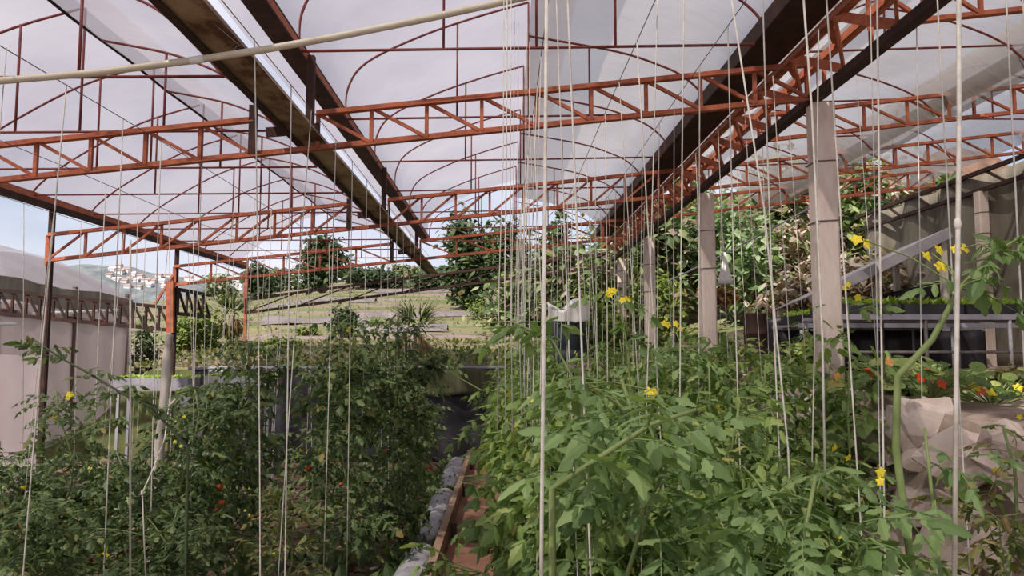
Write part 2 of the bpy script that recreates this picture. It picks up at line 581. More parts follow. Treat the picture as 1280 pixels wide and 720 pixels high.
# trusses of the bays beyond the concrete posts
pr = lambda x: 1.56 + .118 * x
truss(4.0, 2.05, 6.1, pr, .26, [(4.0, 4.2)], .35, False, 'rust truss seen at the top corner above the concrete post')
truss(6.4, 2.05, 6.1, pr, .23, [(4.0, 4.2)], .38, False, 'rust truss behind the big concrete post, nearest of the uphill bays')
truss(8.4, 2.05, 6.1, pr, .24, [(4.0, 4.2)], .4, False, 'rust truss in the uphill bays, against the pale end sheet')
truss(10.2, 2.05, 6.1, pr, .22, [(4.0, 4.2)], .42, True, 'rust truss in the uphill bays reaching the tan side curtain')


def arc(prof, n=5):
    """smooth a polyline of (x, dz)"""
    pts = [V((p[0], p[1])) for p in prof]
    out = []
    for i in range(len(pts) - 1):
        p0, p1, p2, p3 = pts[max(0, i - 1)], pts[i], pts[i + 1], pts[min(len(pts) - 1, i + 2)]
        for k in range(n):
            t = k / n
            out.append(.5 * ((2 * p1) + (p2 - p0) * t + (2 * p0 - 5 * p1 + 4 * p2 - p3) * t * t + (3 * p1 - p0 - 3 * p2 + p3) * t ** 3))
    out.append(pts[-1])
    return out


LB_L = arc([(-4.43, 1.42), (-4.32, 1.56), (-4.0, 1.80), (-3.43, 2.12), (-2.88, 2.30)])
LB_R = arc([(-2.72, 2.08), (-2.3, 2.00), (-2.06, 1.92), (-1.86, 1.82), (-1.69, 1.66), (-1.5, 1.46)])
MB_L = arc([(-1.2, 1.74), (-1.19, 1.98), (-1.05, 2.19), (-.64, 2.40), (-.2, 2.56), (.2, 2.68)])
MB_R = arc([(.2, 2.41), (.88, 2.29), (1.22, 2.18), (1.40, 2.09), (1.54, 1.95), (1.56, 1.80)])
RB_L = arc([(1.95, 1.85), (2.02, 2.15), (2.3, 2.42), (2.9, 2.66)])
RB_R = arc([(2.9, 2.58), (3.25, 2.52), (3.57, 2.42), (3.82, 2.30), (4.02, 2.12)])
FB_L = arc([(4.15, 2.35), (4.25, 2.62), (4.7, 2.90), (5.2, 3.02)])
FB_R = arc([(5.2, 2.95), (5.7, 2.80), (6.1, 2.35)])


def hoop(d, lp, rp, tie, posts, lab, grp, r=.0085):
    t = thing('roof_hoop', lab, 'hoop', (tie[0], d, CZ + tie[2]), grp)
    MB().tube([W(p.x, d, p.y) for p in lp], r, 6).build('rib', 'rust_red', t, True)
    MB().tube([W(p.x, d, p.y) for p in rp], r, 6).build('rib', 'rust_red', t, True)
    MB().tube([W(tie[0], d, tie[2]), W(tie[1], d, tie[3])], r, 6).build('tie_bar', 'rust_red', t, True)
    for (x, z1) in posts:
        z0 = tie[2] + (tie[3] - tie[2]) * (x - tie[0]) / (tie[1] - tie[0])
        MB().tube([W(x, d, z0), W(x, d, z1)], r, 6).build('king_post', 'rust_red', t, True)
    return t


for k in range(9):
    d = 3.9 + 1.0 * k
    hoop(d, LB_L, LB_R, (-4.4, -1.5, 1.43, 1.46), [(-3.27, 2.19), (-2.84, 2.31), (-2.28, 1.99)],
         'thin rust roof hoop of the outer bay by the neighbouring greenhouse, %s from front' % ORD[k], 'roof hoops of the outer bay')
for k in range(7):
    d = 4.25 + 1.3 * k
    hoop(d, MB_L, MB_R, (-1.2, 1.50, 1.745, 1.80), [(-.35, 2.50), (.2, 2.68), (.67, 2.33)],
         'thin rust roof hoop between rusted gutter and concrete posts, %s from front' % ORD[k], 'roof hoops of the middle bay')
for k in range(6):
    d = 4.2 + 1.2 * k
    hoop(d, RB_L, RB_R, (1.95, 4.05, 2.22, 2.30), [(2.9, 2.66)],
         'thin rust roof hoop just uphill of the concrete posts, %s from front' % ORD[k], 'roof hoops of the uphill bay')
for k in range(3):
    d = 7.6 + 2 * k
    hoop(d, FB_L, FB_R, (4.15, 6.1, 2.42, 2.42), [(5.2, 3.0)],
         'thin rust roof hoop beside the tan curtain, %s from front' % ORD[k], 'roof hoops of the farthest uphill bay')


def film(prof, d0, d1, lift, label, mat='film', seed=0):
    """a sheet of film lying over the hoops"""
    n = len(prof) - 1

    def fn(a, b):
        f = a * n
        i = min(int(f), n - 1)
        p = prof[i].lerp(prof[i + 1], f - i)
        y = d0 + (d1 - d0) * b
        e = noise.noise(V((p.x * 2.2, y * 1.7, seed))) * .022 + noise.noise(V((p.x * 6, y * 3.2 + p.x * 4, seed + 3))) * .010
        return (p.x, y, CZ + p.y + lift + e)
    o = MB().grid(fn, 36, 110).build('roof_sheet', mat, smooth=True)
    return tag(o, label, 'plastic sheet', 'milky plastic roof sheets')


ext = lambda prof, a=None, b=None: ([V(a)] if a else []) + list(prof) + ([V(b)] if b else [])
film(ext(LB_L, (-4.50, 1.36), (-2.70, 2.33)), -1.2, 12.5, .035, 'milky roof film from the outer eave up to the dark ridge edge', 'film', 1)
film(ext(LB_R, (-2.76, 2.09), (-1.45, 1.42)), -1.2, 12.5, .035, 'milky roof film falling from the dark ridge edge to the rusted gutter', 'film', 2)
film(ext([V((-1.425, 1.70)), V((-1.34, 1.77))] + list(MB_L), None, (.60, 2.79)), -1.2, 11.8, .03, 'milky roof film rising from the rusted gutter in the middle bay', 'film', 3)
film(ext(MB_R, None, (1.58, 1.84)), -1.2, 11.8, .03, 'stained wrinkled roof film falling to the dark beam above the posts', 'filmold', 4)
film(ext(RB_L, None, (3.0, 2.70)), -1.2, 11.2, .03, 'milky roof film rising just uphill of the concrete posts', 'filmold', 5)
film(ext(RB_R, (2.8, 2.6), (4.1, 2.06)), -1.2, 11.2, .03, 'old roof film falling toward the dark gutter uphill of the posts', 'filmold', 6)
film(FB_L, -1.2, 10.9, .03, 'milky roof film rising in the bay beside the tan curtain', 'filmold', 7)
film(FB_R, -1.2, 10.9, .03, 'milky roof film coming down onto the tan side curtain', 'filmold', 8)

# dark edge cord of the left ridge
t = thing('ridge_cord', 'dark cord along the ridge where the two outer roof sheets overlap', 'cord', W(-2.62, -1, 2.37))
MB().tube([W(-2.765 + .008 * math.sin(y * 5), y, 2.115) for y in [-1 + .35 * k for k in range(38)]], .011, 5).build('cord', 'darkrust', t, True)

# ------------------------------------------------------------------ gutters
def prism(prof, d0, d1, seg=1):
    mb = MB()
    n = len(prof)
    for k in range(seg + 1):
        y = d0 + (d1 - d0) * k / seg
        mb.v += [W(p[0], y, p[1]) for p in prof]
    for k in range(seg):
        for i in range(n):
            j = (i + 1) % n
            mb.f.append((k * n + i, k * n + j, (k + 1) * n + j, (k + 1) * n + i))
    mb.f.append(tuple(reversed(range(n))))
    mb.f.append(tuple(seg * n + i for i in range(n)))
    return mb


t = thing('gutter', 'big rusted roof gutter with stained pale underside, between outer and middle bays', 'gutter', W(-1.3, -1, 1.2))
prism([(-1.25, 1.245), (-1.075, 1.245), (-1.20, 1.41), (-1.21, 1.41), (-1.11, 1.265), (-1.235, 1.265), (-1.43, 1.47), (-1.45, 1.465)], -1.2, 12.4).build('trough', 'gutter', t)
prism([(-1.258, 1.275), (-1.258, 1.230), (-1.222, 1.230), (-1.222, 1.238), (-1.25, 1.238), (-1.25, 1.275)], -1.2, 12.4).build('edge_angle', 'darkrust', t)
for d in (1.6, 4.4, 7.2, 10.0):
    MB().bar(W(-1.5, d - .03, 1.16), W(-1.5, d - .03, 1.46), .05, .012).build('bracket', 'darkrust', t)
    MB().bar(W(-1.42, d - .03, 1.29), W(-1.1, d - .03, 1.32), .012, .06).build('bracket', 'darkrust', t)
t = thing('roof_beam', 'dark steel beam above the rusted gutter, carrying the middle bay hoops', 'beam', W(-1.25, -1, 1.72))
MB().bar(W(-1.245, -1.2, 1.735), W(-1.245, 11.9, 1.735), .125, .012).build('flange', 'darkrust', t)
MB().bar(W(-1.245, -1.2, 1.795), W(-1.245, 11.9, 1.795), .125, .012).build('flange', 'darkrust', t)
MB().bar(W(-1.19, -1.2, 1.765), W(-1.19, 11.9, 1.765), .012, .06).build('web', 'rust', t)
for i, d in enumerate(TR_D[:3]):
    tag(MB().bar(W(-1.168, d, 1.26), W(-1.168, d, 1.775), .045, .045).build('stub_post', 'darkrust'),
        ['short dark post between truss and beam, nearest of the three at the rusted gutter',
         'short dark post between truss and beam, middle of the three at the rusted gutter',
         'short dark post between truss and beam, smallest of the three at the rusted gutter'][i], 'post', 'stub posts at the rusted gutter')

t = thing('roof_beam', 'dark channel beam running above the tops of the concrete posts', 'beam', W(1.6, -1, 1.78))
MB().bar(W(1.63, -1.2, 1.815), W(1.63, 11.9, 1.815), .26, .012).build('flange', 'darkrust', t)
MB().bar(W(1.505, -1.2, 1.865), W(1.505, 11.9, 1.865), .012, .10).build('web', 'darkrust', t)
MB().bar(W(1.755, -1.2, 1.865), W(1.755, 11.9, 1.865), .012, .10).build('web', 'darkrust', t)

t = thing('lattice_girder', 'long rust lattice girder with dark lower chord resting on the concrete posts', 'girder', W(1.88, 0, 1.46))
MB().angle(W(1.72, 0, 1.73), W(1.72, 12.6, 1.73), .045).build('top_chord', 'rust', t)
MB().angle(W(1.90, 0, 1.73), W(1.90, 12.6, 1.73), .045).build('top_chord', 'rust', t)
MB().bar(W(1.90, 0, 1.515), W(1.90, 12.6, 1.515), .065, .05).build('bottom_chord', 'darkrust', t)
y, k = 2.0, 0
while y < 11.8:
    mb = MB().bar(W(1.72, y, 1.715), W(1.89, y + .28, 1.54), .016, .05)
    mb.build('lacing', 'rust', t)
    MB().bar(W(1.89, y + .28, 1.54), W(1.72, y + .56, 1.715), .016, .05).build('lacing', 'rust', t)
    MB().bar(W(1.72, y + .1, 1.735), W(1.90, y + .38, 1.735), .04, .01).build('lacing', 'rust', t)
    MB().bar(W(1.905, y, 1.54), W(1.905, y, 1.71), .02, .02).build('lacing', 'rust', t)
    y += .56
for (x, dz, lab, d0) in ((4.08, 2.22, 'dark gutter beam in the uphill bays, beyond the big concrete post', 3.0),):
    t = thing('roof_beam', lab, 'beam', W(x, d0, dz))
    MB().bar(W(x, d0, dz), W(x, 11.4, dz), .14, .012).build('flange', 'darkrust', t)
    MB().bar(W(x - .06, d0, dz + .05), W(x - .06, 11.4, dz + .05), .012, .09).build('web', 'darkrust', t)
    MB().bar(W(x + .06, d0, dz + .05), W(x + .06, 11.4, dz + .05), .012, .09).build('web', 'darkrust', t)
t = thing('side_girder', 'dark two chord girder along the top of the tan side curtain', 'girder', W(6.15, 3, 2))
MB().bar(W(6.15, 3, 2.02), W(6.15, 12.6, 2.02), .05, .05).build('bottom_chord', 'darkrust', t)
MB().bar(W(6.15, 3, 2.26), W(6.15, 12.6, 2.26), .05, .05).build('top_chord', 'darkrust', t)
for k in range(12):
    MB().bar(W(6.15, 3.2 + .8 * k, 2.02), W(6.15, 3.6 + .8 * k, 2.26), .03, .03).build('strut', 'darkrust', t)
t = thing('eave_beam', 'dark eave beam above the neighbouring greenhouse, carrying the outer hoops', 'beam', W(LEFT_EAVE, 0, 1.38))
MB().bar(W(LEFT_EAVE, 0, 1.385), W(LEFT_EAVE, 12.7, 1.385), .09, .06).build('flange', 'darkrust', t)
MB().bar(W(LEFT_EAVE + .04, 0, 1.43), W(LEFT_EAVE + .04, 12.7, 1.43), .012, .06).build('web', 'rust', t)

# --------------------------------------------------------------- posts
def conc_post(x, y, zb, h, w, lab):
    t = thing('concrete_post', lab, 'post', (x, y, zb), 'square concrete posts under the girder')
    mb = MB()
    c = w * .12
    prof = [(-w / 2 + c, -w / 2), (w / 2 - c, -w / 2), (w / 2, -w / 2 + c), (w / 2, w / 2 - c), (w / 2 - c, w / 2), (-w / 2 + c, w / 2), (-w / 2, w / 2 - c), (-w / 2, -w / 2 + c)]
    zs = [0, h * .3, h * .55, h * .8, h]
    for z in zs:
        mb.v += [V((x + p[0], y + p[1], zb + z)) for p in prof]
    for k in range(len(zs) - 1):
        for i in range(8):
            j = (i + 1) % 8
            mb.f.append((k * 8 + i, k * 8 + j, k * 8 + 8 + j, k * 8 + 8 + i))
    mb.f.append(tuple(32 + i for i in range(8)))
    mb.f.append(tuple(reversed(range(8))))
    mb.build('shaft', 'concrete', t)
    for zz in (h * .76, h * .88):
        m2 = MB()
        q = w / 2 + .004
        pts = [V((x + a * q, y + b * q, zb + zz + .004 * a)) for a, b in ((-1, -1), (1, -1), (1, 1), (-1, 1), (-1, -1))]
        m2.tube(pts, .004, 4)
        m2.build('tie_wire', 'wire', t)
    return t


GIRD_Z = CZ + 1.49
for i, (d, w) in enumerate(((4.42, .135), (7.07, .14), (9.95, .14), (12.4, .14))):
    zb = 0 if d < 10.6 else hill_z(1.96, d) - .1
    conc_post(1.955 + .02 * i, d, zb, GIRD_Z - zb, w, ['tall pale concrete post nearest the camera, under the girder end of the first truss',
              'second concrete post along the girder, beside the hanging basket', 'third concrete post along the girder, half hidden by strings',
              'last small concrete post at the far end of the girder'][i])
conc_post(6.15, 9.3, 1.3, CZ + 2.0 - 1.3, .13, 'concrete post standing at the tan side curtain')
# thin posts of the left eave
for i, (x, d, z1, mat, lab) in enumerate(((LEFT_EAVE + .02, 7.2, CZ + 1.36, 'darkrust', 'dark steel eave post in front of the neighbouring film wall'),
                                    (LEFT_EAVE + .02, 10.0, CZ + 1.36, 'darkrust', 'dark steel eave post under the end of the third truss'),
                                    (LEFT_EAVE + .02, 12.75, CZ + 1.36, 'rust', 'rust orange eave post at the far corner by the palm'))):
    zb = 0 if d < 10.6 else hill_z(x, d) - .05
    t = thing('eave_post', lab, 'post', (x, d, zb), 'steel posts along the outer eave')
    MB().angle((x, d + .05, zb), (x, d + .05, z1), .042, .01).build('shaft', mat, t)
    MB().bar((x - .05, d + .05, CZ + plane(x) - .05), (x - .05, d + .05, CZ + plane(x) + .25), .02, .045).build('gusset', 'rust', t)
# dark low lattice beam between the two greenhouses
def low_lattice(a, b, h, n, lab, mat):
    a, b = V(a), V(b)
    t = thing('lattice_beam', lab, 'beam', a)
    up = V((0, 0, h))
    MB().bar(a, b, .045, .045).build('bottom_chord', mat, t)
    MB().bar(a + up, b + up, .045, .045).build('top_chord', mat, t)
    for k in range(n):
        p, q = a.lerp(b, k / n), a.lerp(b, (k + 1) / n)
        MB().bar(p + up, q, .028, .028).build('diagonal_strut', mat, t)
        MB().bar(p, p + up, .028, .028).build('strut', mat, t)
    return t


low_lattice(P(-20, 390, 9.6), P(214, 413, 10.05), .30, 14, 'low dark lattice beam in front of the neighbouring film wall', 'darkrust')
low_lattice(P(222, 392, 10.1), P(262, 396, 11.4), .33, 4, 'short dark lattice piece just past the eave post by the bush', 'darkrust')
t = thing('brace', 'slanting rust brace at the eave post above the low lattice beam', 'brace', P(190, 385, 10.0))
MB().bar(P(192, 383, 10.02), P(216, 345, 10.02), .03, .03).build('bar', 'rust', t)
MB().bar(P(213, 416, 9.96), P(213, 352, 9.96), .09, .05).build('hanger', 'rust', truss_c)

# ---------------------------------------------------------------- pvc pipe
t = thing('water_pipe', 'cream plastic water pipe slung across the greenhouse just under the roof', 'pipe', P(0, 102, 2.75))
pp = [P(-330, 142, 2.75), P(-150, 121, 2.75), P(0, 101, 2.75), P(120, 91, 2.75), P(245, 75, 2.75), P(330, 62, 2.75), P(420, 46, 2.75), P(530, 24, 2.75), P(640, 0, 2.75), P(790, -33, 2.75), P(1040, -90, 2.75), P(1270, -135, 2.75)]
MB().tube(pp, .0135, 10).build('pipe', 'pvc', t, True)
MB().tube([P(238, 76, 2.75), P(246, 74.9, 2.75), P(255, 73.4, 2.75)], .0146, 10).build('tape', 'tape', t, True)
for px, py in ((300, 67), (640, 0)):
    q = P(px, py, 2.75)
    MB().tube([q + V((.02 * math.cos(a), 0, .016 + .018 * math.sin(a))) for a in [k * .8 for k in range(9)]], .0015, 4).build('wire_loop', 'wire', t)
q = P(300, 67, 2.75)
MB().tube([q + V((0, 0, .03)), W(-1.12, 2.75, 1.25)], .0015, 4).build('wire_loop', 'wire', t)

# =========================================================== plants
def star(mb, c, r, n=5, up=V((0, 0, 1)), rnd=R):
    up = up.normalized()
    x = up.cross(V((.3, .7, .2))).normalized()
    y = up.cross(x)
    for k in range(n):
        a = 2 * math.pi * k / n + rnd.uniform(-.2, .2)
        d = (x * math.cos(a) + y * math.sin(a) + up * .25).normalized()
        mb.leaflet(c, d, up, r, r * .8, rnd, False, .3)
    return mb


def make_tomato(H, Rr, n, leafL, mat, seed, lobes=True, nfl=4, nfr=0, lab='', grp=None, branches=6, low=.08, top_w=1.0):
    rnd = random.Random(seed)
    t = thing('tomato_plant', lab, 'plant', (0, 0, 0), grp)
    sp = [V((.04 * math.sin(k * 1.1 + seed), .04 * math.cos(k * .9 + seed), H * k / 9)) for k in range(10)]
    MB().tube(sp, [.011 - .0007 * k for k in range(10)], 6).build('stem', 'stem', t, True)

    def at_h(h):
        f = max(0, min(8.999, h / H * 9))
        i = int(f)
        return sp[i].lerp(sp[i + 1], f - i)
    mb = MB()
    anchors = []
    for b in range(branches):
        h = H * rnd.uniform(.15, .85)
        az = b * 2.4 + rnd.uniform(-.4, .4)
        L = Rr * rnd.uniform(.7, 1.25)
        o = at_h(h)
        pts = [o]
        for k in range(1, 5):
            pts.append(o + V((math.cos(az), math.sin(az), 0)) * (L * k / 4) + V((0, 0, L * (.9 * k / 4 - .35 * (k / 4) ** 2))))
        MB().tube(pts, [.007, .006, .005, .004, .003], 5).build('side_shoot', 'stem', t, True)
        anchors += [(p, az) for p in pts[1:]]
    for i in range(n):
        if i % 3 == 0 and anchors:
            o, az = rnd.choice(anchors)
            az += rnd.uniform(-1.4, 1.4)
        else:
            h = H * (low + (1 - low) * rnd.random() ** .85)
            az = i * 2.39996 + rnd.uniform(-.5, .5)
            o = at_h(h) + V((math.cos(az), math.sin(az), 0)) * rnd.uniform(0, .45 * Rr)
        hh = o.z / H
        L = leafL * rnd.uniform(.7, 1.25) * (1 if hh < .8 else .8)
        d = V((math.cos(az), math.sin(az), rnd.uniform(-.6, .6)))
        mb.compound(o, d, L, rnd, lobes)
    mb.build('foliage', mat, t)
    for i in range(nfl):
        az = rnd.uniform(0, 6.28)
        h = H * rnd.uniform(.45, 1.0)
        o = at_h(h) + V((math.cos(az), math.sin(az), 0)) * Rr * rnd.uniform(.6, 1.0)
        for q in range(2):
            star(MB(), o + V((rnd.uniform(-.03, .03), rnd.uniform(-.03, .03), rnd.uniform(-.03, .03))), rnd.uniform(.011, .017), 5, V((math.cos(az), math.sin(az), .3)), rnd).build('flower', 'yellow', t)
    for i in range(nfr):
        az = rnd.uniform(0, 6.28)
        o = at_h(H * rnd.uniform(.1, .5)) + V((math.cos(az), math.sin(az), 0)) * Rr * rnd.uniform(.6, .95)
        MB().lathe(o, [(.004, -.022), (.017, -.016), (.023, 0), (.018, .014), (.005, .019)], 8).build('fruit', 'tomato' if i % 3 == 0 else 'greentomato', t, True)
    return t


def copy_tree(o, parent=None):
    c = o.copy()
    C.objects.link(c)
    if parent is not None:
        c.parent = parent
    for ch in list(o.children):
        copy_tree(ch, c)
    return c


protos = {}
used = set()


def plant(kind, x, y, rz, s, lab, grp, sz=None):
    o = protos[kind]
    if kind in used:
        o = copy_tree(o)
    used.add(kind)
    o.location = (x, y, .01)
    o.rotation_euler = (0, 0, rz)
    o.scale = (s, s, sz if sz else s)
    o['label'] = lab
    o['group'] = grp
    return o


for i in range(4):
    protos['d%d' % i] = make_tomato(1.40, .36, 230, .20, 'leafshade', 20 + i, True, 3, 3)
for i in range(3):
    protos['c%d' % i] = make_tomato(1.50, .25, 260, .165, 'leafshade', 60 + i, True, 3, 2, branches=5)
for i in range(5):
    protos['r%d' % i] = make_tomato(1.42, .40, 250, .205, 'leaf', 40 + i, True, 3, 2)
protos['tall'] = make_tomato(1.9, .31, 360, .18, 'leafshade', 77, True, 2, 3)
protos['fg'] = make_tomato(1.45, .36, 240, .215, 'leaffg', 91, True, 4, 1, branches=8)
protos['sparse'] = make_tomato(1.55, .34, 60, .2, 'leaffg', 95, True, 3, 0, branches=5)
protos['yel'] = make_tomato(1.45, .34, 110, .17, 'yellowing', 97, True, 4, 0, branches=6)
rz = lambda: R.uniform(0, 6.28)

QX = lambda px, d: (px - 628) * d / F
LROW = [  # kind, x, y, scale, z scale, label
    ('tall', QX(435, 5.2), 5.2, 1.0, .93, 'tall dense tomato plant at the right of the gap showing the black tarp'),
    ('tall', QX(497, 5.7), 5.7, .95, 1.0, 'tall dense tomato plant beside the curb, right next to the tarp'),
    ('d0', QX(500, 6.8), 6.8, .9, 1.0, 'third tomato plant back along the timber curb'),
    ('c1', QX(508, 7.8), 7.8, 1.0, 1.0, 'fourth tomato plant back along the timber curb'),
    ('c2', QX(515, 8.8), 8.8, 1.0, 1.0, 'last tomato plant along the timber curb, before the black tarp'),
    ('c0', QX(303, 4.9), 4.9, 1.05, 1.03, 'narrow tall tomato plant at the left of the gap showing the black tarp'),
    ('c1', QX(300, 5.8), 5.8, 1.0, .95, 'tomato plant just behind the narrow one at the gap'),
    ('d1', QX(420, 7.4), 7.4, .9, .95, 'tomato plant standing behind the tall pair by the curb'),
    ('c2', QX(245, 4.5), 4.5, 1.0, .86, 'tomato plant in front, right of the diagonal string'),
    ('d2', QX(160, 4.2), 4.2, .8, .86, 'tomato plant in front, below the diagonal string'),
    ('d3', QX(215, 5.9), 5.9, .85, .85, 'tomato plant behind the pale wooden stake'),
    ('c0', QX(265, 7.0), 7.0, 1.0, .80, 'tomato plant beside the grey seedling troughs'),
    ('c1', QX(92, 4.4), 4.4, 1.0, .86, 'tomato plant under the bare branch, in front of the film wall'),
    ('d1', QX(20, 4.3), 4.3, .85, .85, 'tomato plant at the picture edge in front of the film wall'),
    ('d0', QX(45, 5.7), 5.7, .8, .66, 'tomato plant against the film wall, second from the front'),
    ('d2', QX(130, 6.0), 6.0, .8, .62, 'tomato plant against the film wall, third from the front'),
    ('d3', QX(60, 3.6), 3.6, .8, .78, 'low tomato plant in the front corner below the film wall'),
    ('yel', QX(365, 4.2), 4.2, .75, .72, 'short yellowing tomato plant low in the gap before the tarp'),
    ('d0', QX(225, 3.7), 3.7, .75, .72, 'low dark tomato plant in front of the pale stake'),
]
for k, x, y, s, sz, lab in LROW:
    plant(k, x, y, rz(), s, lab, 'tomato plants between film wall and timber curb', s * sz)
RROW = [
    ('fg', .36, 2.15, 1.0, 1.0, 'large young tomato plant in front of everything, beside the thick white string'),
    ('fg', .72, 1.75, .95, .90, 'large young tomato plant in front, with the thick slanting stem'),
    ('r0', .24, 2.95, .95, 1.0, 'tomato plant at the path edge, second from the front'),
    ('r1', .22, 3.5, 1.0, 1.0, 'tomato plant at the path edge, third from the front'),
    ('r2', .2, 4.3, 1.0, 1.02, 'tomato plant at the path edge, fourth from the front'),
    ('r3', .22, 5.2, 1.0, 1.05, 'tomato plant at the path edge, fifth from the front'),
    ('r4', .25, 6.2, 1.05, 1.05, 'tomato plant at the path edge, sixth from the front'),
    ('r0', .25, 7.3, 1.05, 1.1, 'tomato plant at the path edge, seventh from the front'),
    ('r1', .3, 8.6, 1.05, 1.1, 'tomato plant at the path edge, farthest, before the white sheet'),
    ('r4', .85, 2.7, .95, .98, 'tomato plant in the second row from the path, at the front'),
    ('r2', .95, 3.4, 1.0, 1.02, 'tomato plant in the second row from the path, second from the front'),
    ('r3', .95, 4.2, 1.0, 1.06, 'tomato plant in the second row from the path, third from the front'),
    ('r0', 1.0, 5.1, 1.0, 1.07, 'tomato plant in the second row from the path, fourth from the front'),
    ('r1', 1.0, 6.2, 1.05, 1.08, 'tomato plant in the second row from the path, fifth from the front'),
    ('r2', 1.05, 7.5, 1.05, 1.05, 'tomato plant in the second row from the path, at its far end'),
    ('r1', 1.30, 3.1, .9, .86, 'tomato plant in the row by the concrete post, at the front'),
    ('r3', 1.42, 3.9, 1.0, 1.04, 'tomato plant just in front of the big concrete post'),
    ('r4', 1.5, 4.85, 1.0, 1.1, 'tomato plant just behind the big concrete post'),
    ('r0', 1.55, 5.9, 1.0, 1.1, 'tomato plant between the first and second concrete posts'),
    ('r2', 1.7, 7.2, 1.05, 1.05, 'tomato plant beside the second concrete post'),
    ('sparse', 1.12, 1.95, .9, .95, 'thin leggy tomato plant in front of the pale stones'),
    ('yel', 1.66, 2.45, .95, .93, 'yellowing leggy tomato plant in front of the stones at the picture edge'),
]
for k, x, y, s, sz, lab in RROW:
    plant(k, x, y, rz(), s, lab, 'tomato plants between path and stone bank', s * sz)


# free-standing long shoots that reach out of the rows
def shoot(name, lab, pts, r0, leaves, leafL, mat, seed, stem='stem', flowers=(), f0=.35):
    rnd = random.Random(seed)
    t = thing(name, lab, 'plant', (pts[0].x, pts[0].y, .01), 'long tomato shoots')
    n = len(pts)
    MB().tube(pts, [r0 * (1 - .6 * k / (n - 1)) for k in range(n)], 7).build('stem', stem, t, True)
    mb = MB()
    for i in range(leaves):
        f = rnd.uniform(n * f0, n - 1.001)
        k = int(f)
        o = pts[k].lerp(pts[k + 1], f - k)
        az = rnd.uniform(0, 6.28)
        mb.compound(o, V((math.cos(az), math.sin(az) * .8, rnd.uniform(-.2, .6))), leafL * rnd.uniform(.7, 1.2), rnd)
    mb.build('foliage', mat, t)
    for f in flowers:
        c = V(f)
        k = min(range(n), key=lambda q: (pts[q] - c).length)
        MB().tube([pts[k], pts[k].lerp(c, .5) + V((0, 0, .015)), c], .0018, 4).build('flower_stalk', 'stem', t)
        for q in range(2):
            star(MB(), c + V((rnd.uniform(-.02, .02), 0, rnd.uniform(-.015, .015))), .012 + .004 * c.y / 2, 5, V((rnd.uniform(-.6, .6), -1, .4)), rnd).build('flower', 'yellow', t)
    return t


def rooted(x, y, *rest):
    return [V((x, y, .02)), V((x, y, .5))] + list(rest)


shoot('tomato_shoot', 'thick green tomato stem slanting out over the front leaves', rooted(.12, 1.8, P(690, 610, 1.75), P(760, 565, 1.72), P(815, 530, 1.7), P(870, 512, 1.7)), .011, 10, .24, 'leaffg', 5)
shoot('tomato_shoot', 'thick arching tomato stem rising in front of the seedling benches', rooted(1.0, 1.75, P(1120, 560, 1.75), P(1122, 470, 1.75), P(1165, 425, 1.72), P(1200, 360, 1.7), P(1245, 315, 1.7), P(1300, 285, 1.7)), .011, 20, .14, 'leaffg', 6, f0=.6,
      flowers=[P(1165, 317, 1.75), P(1182, 330, 1.75), P(1205, 310, 1.75), P(1080, 300, 1.8)])
shoot('tomato_shoot', 'long bare tomato branch leaning up against the film wall', rooted(-1.45, 3.5, P(235, 560, 3.5), P(190, 510, 3.5), P(150, 490, 3.5), P(110, 466, 3.5), P(75, 447, 3.5), P(40, 423, 3.5)), .009, 26, .13, 'leafshade', 8, stem='darkstem',
      flowers=[P(88, 492, 3.5)])
shoot('tomato_shoot', 'leafy tomato shoot above the rows, below the white sheet', rooted(.25, 2.3, P(735, 560, 2.3), P(720, 480, 2.3), P(690, 425, 2.3), P(640, 402, 2.3), P(600, 404, 2.3)), .006, 5, .2, 'leaffg', 11,
      flowers=[P(672, 505, 2.25), P(816, 488, 2.2)])
shoot('tomato_shoot', 'tomato shoot with yellow flowers above the row, before the third post', rooted(.55, 3.2, P(790, 520, 3.2), P(785, 440, 3.2), P(775, 385, 3.2), P(768, 362, 3.2)), .008, 12, .18, 'leaffg', 12,
      flowers=[P(768, 364, 3.15), P(757, 372, 3.15), P(780, 374, 3.15)])
shoot('tomato_shoot', 'tomato shoot with yellow flowers beside the second concrete post', rooted(1.0, 3.6, P(880, 520, 3.6), P(860, 450, 3.6), P(845, 415, 3.6)), .008, 14, .18, 'leaffg', 13,
      flowers=[P(845, 408, 3.55), P(835, 404, 3.55)])
shoot('tomato_shoot', 'tomato shoot with yellow flowers at the foot of the big post', rooted(1.68, 3.6, P(1060, 520, 3.6), P(1062, 440, 3.6), P(1060, 380, 3.6)), .008, 14, .18, 'leaf', 14,
      flowers=[P(1057, 357, 3.55), P(1075, 370, 3.55)])
shoot('tomato_shoot', 'thin drooping tomato shoot beside the path, before the black tarp', rooted(.0, 4.2, P(650, 500, 4.2), P(600, 487, 4.2), P(570, 470, 4.2), P(552, 455, 4.2)), .006, 3, .14, 'leaf', 15)

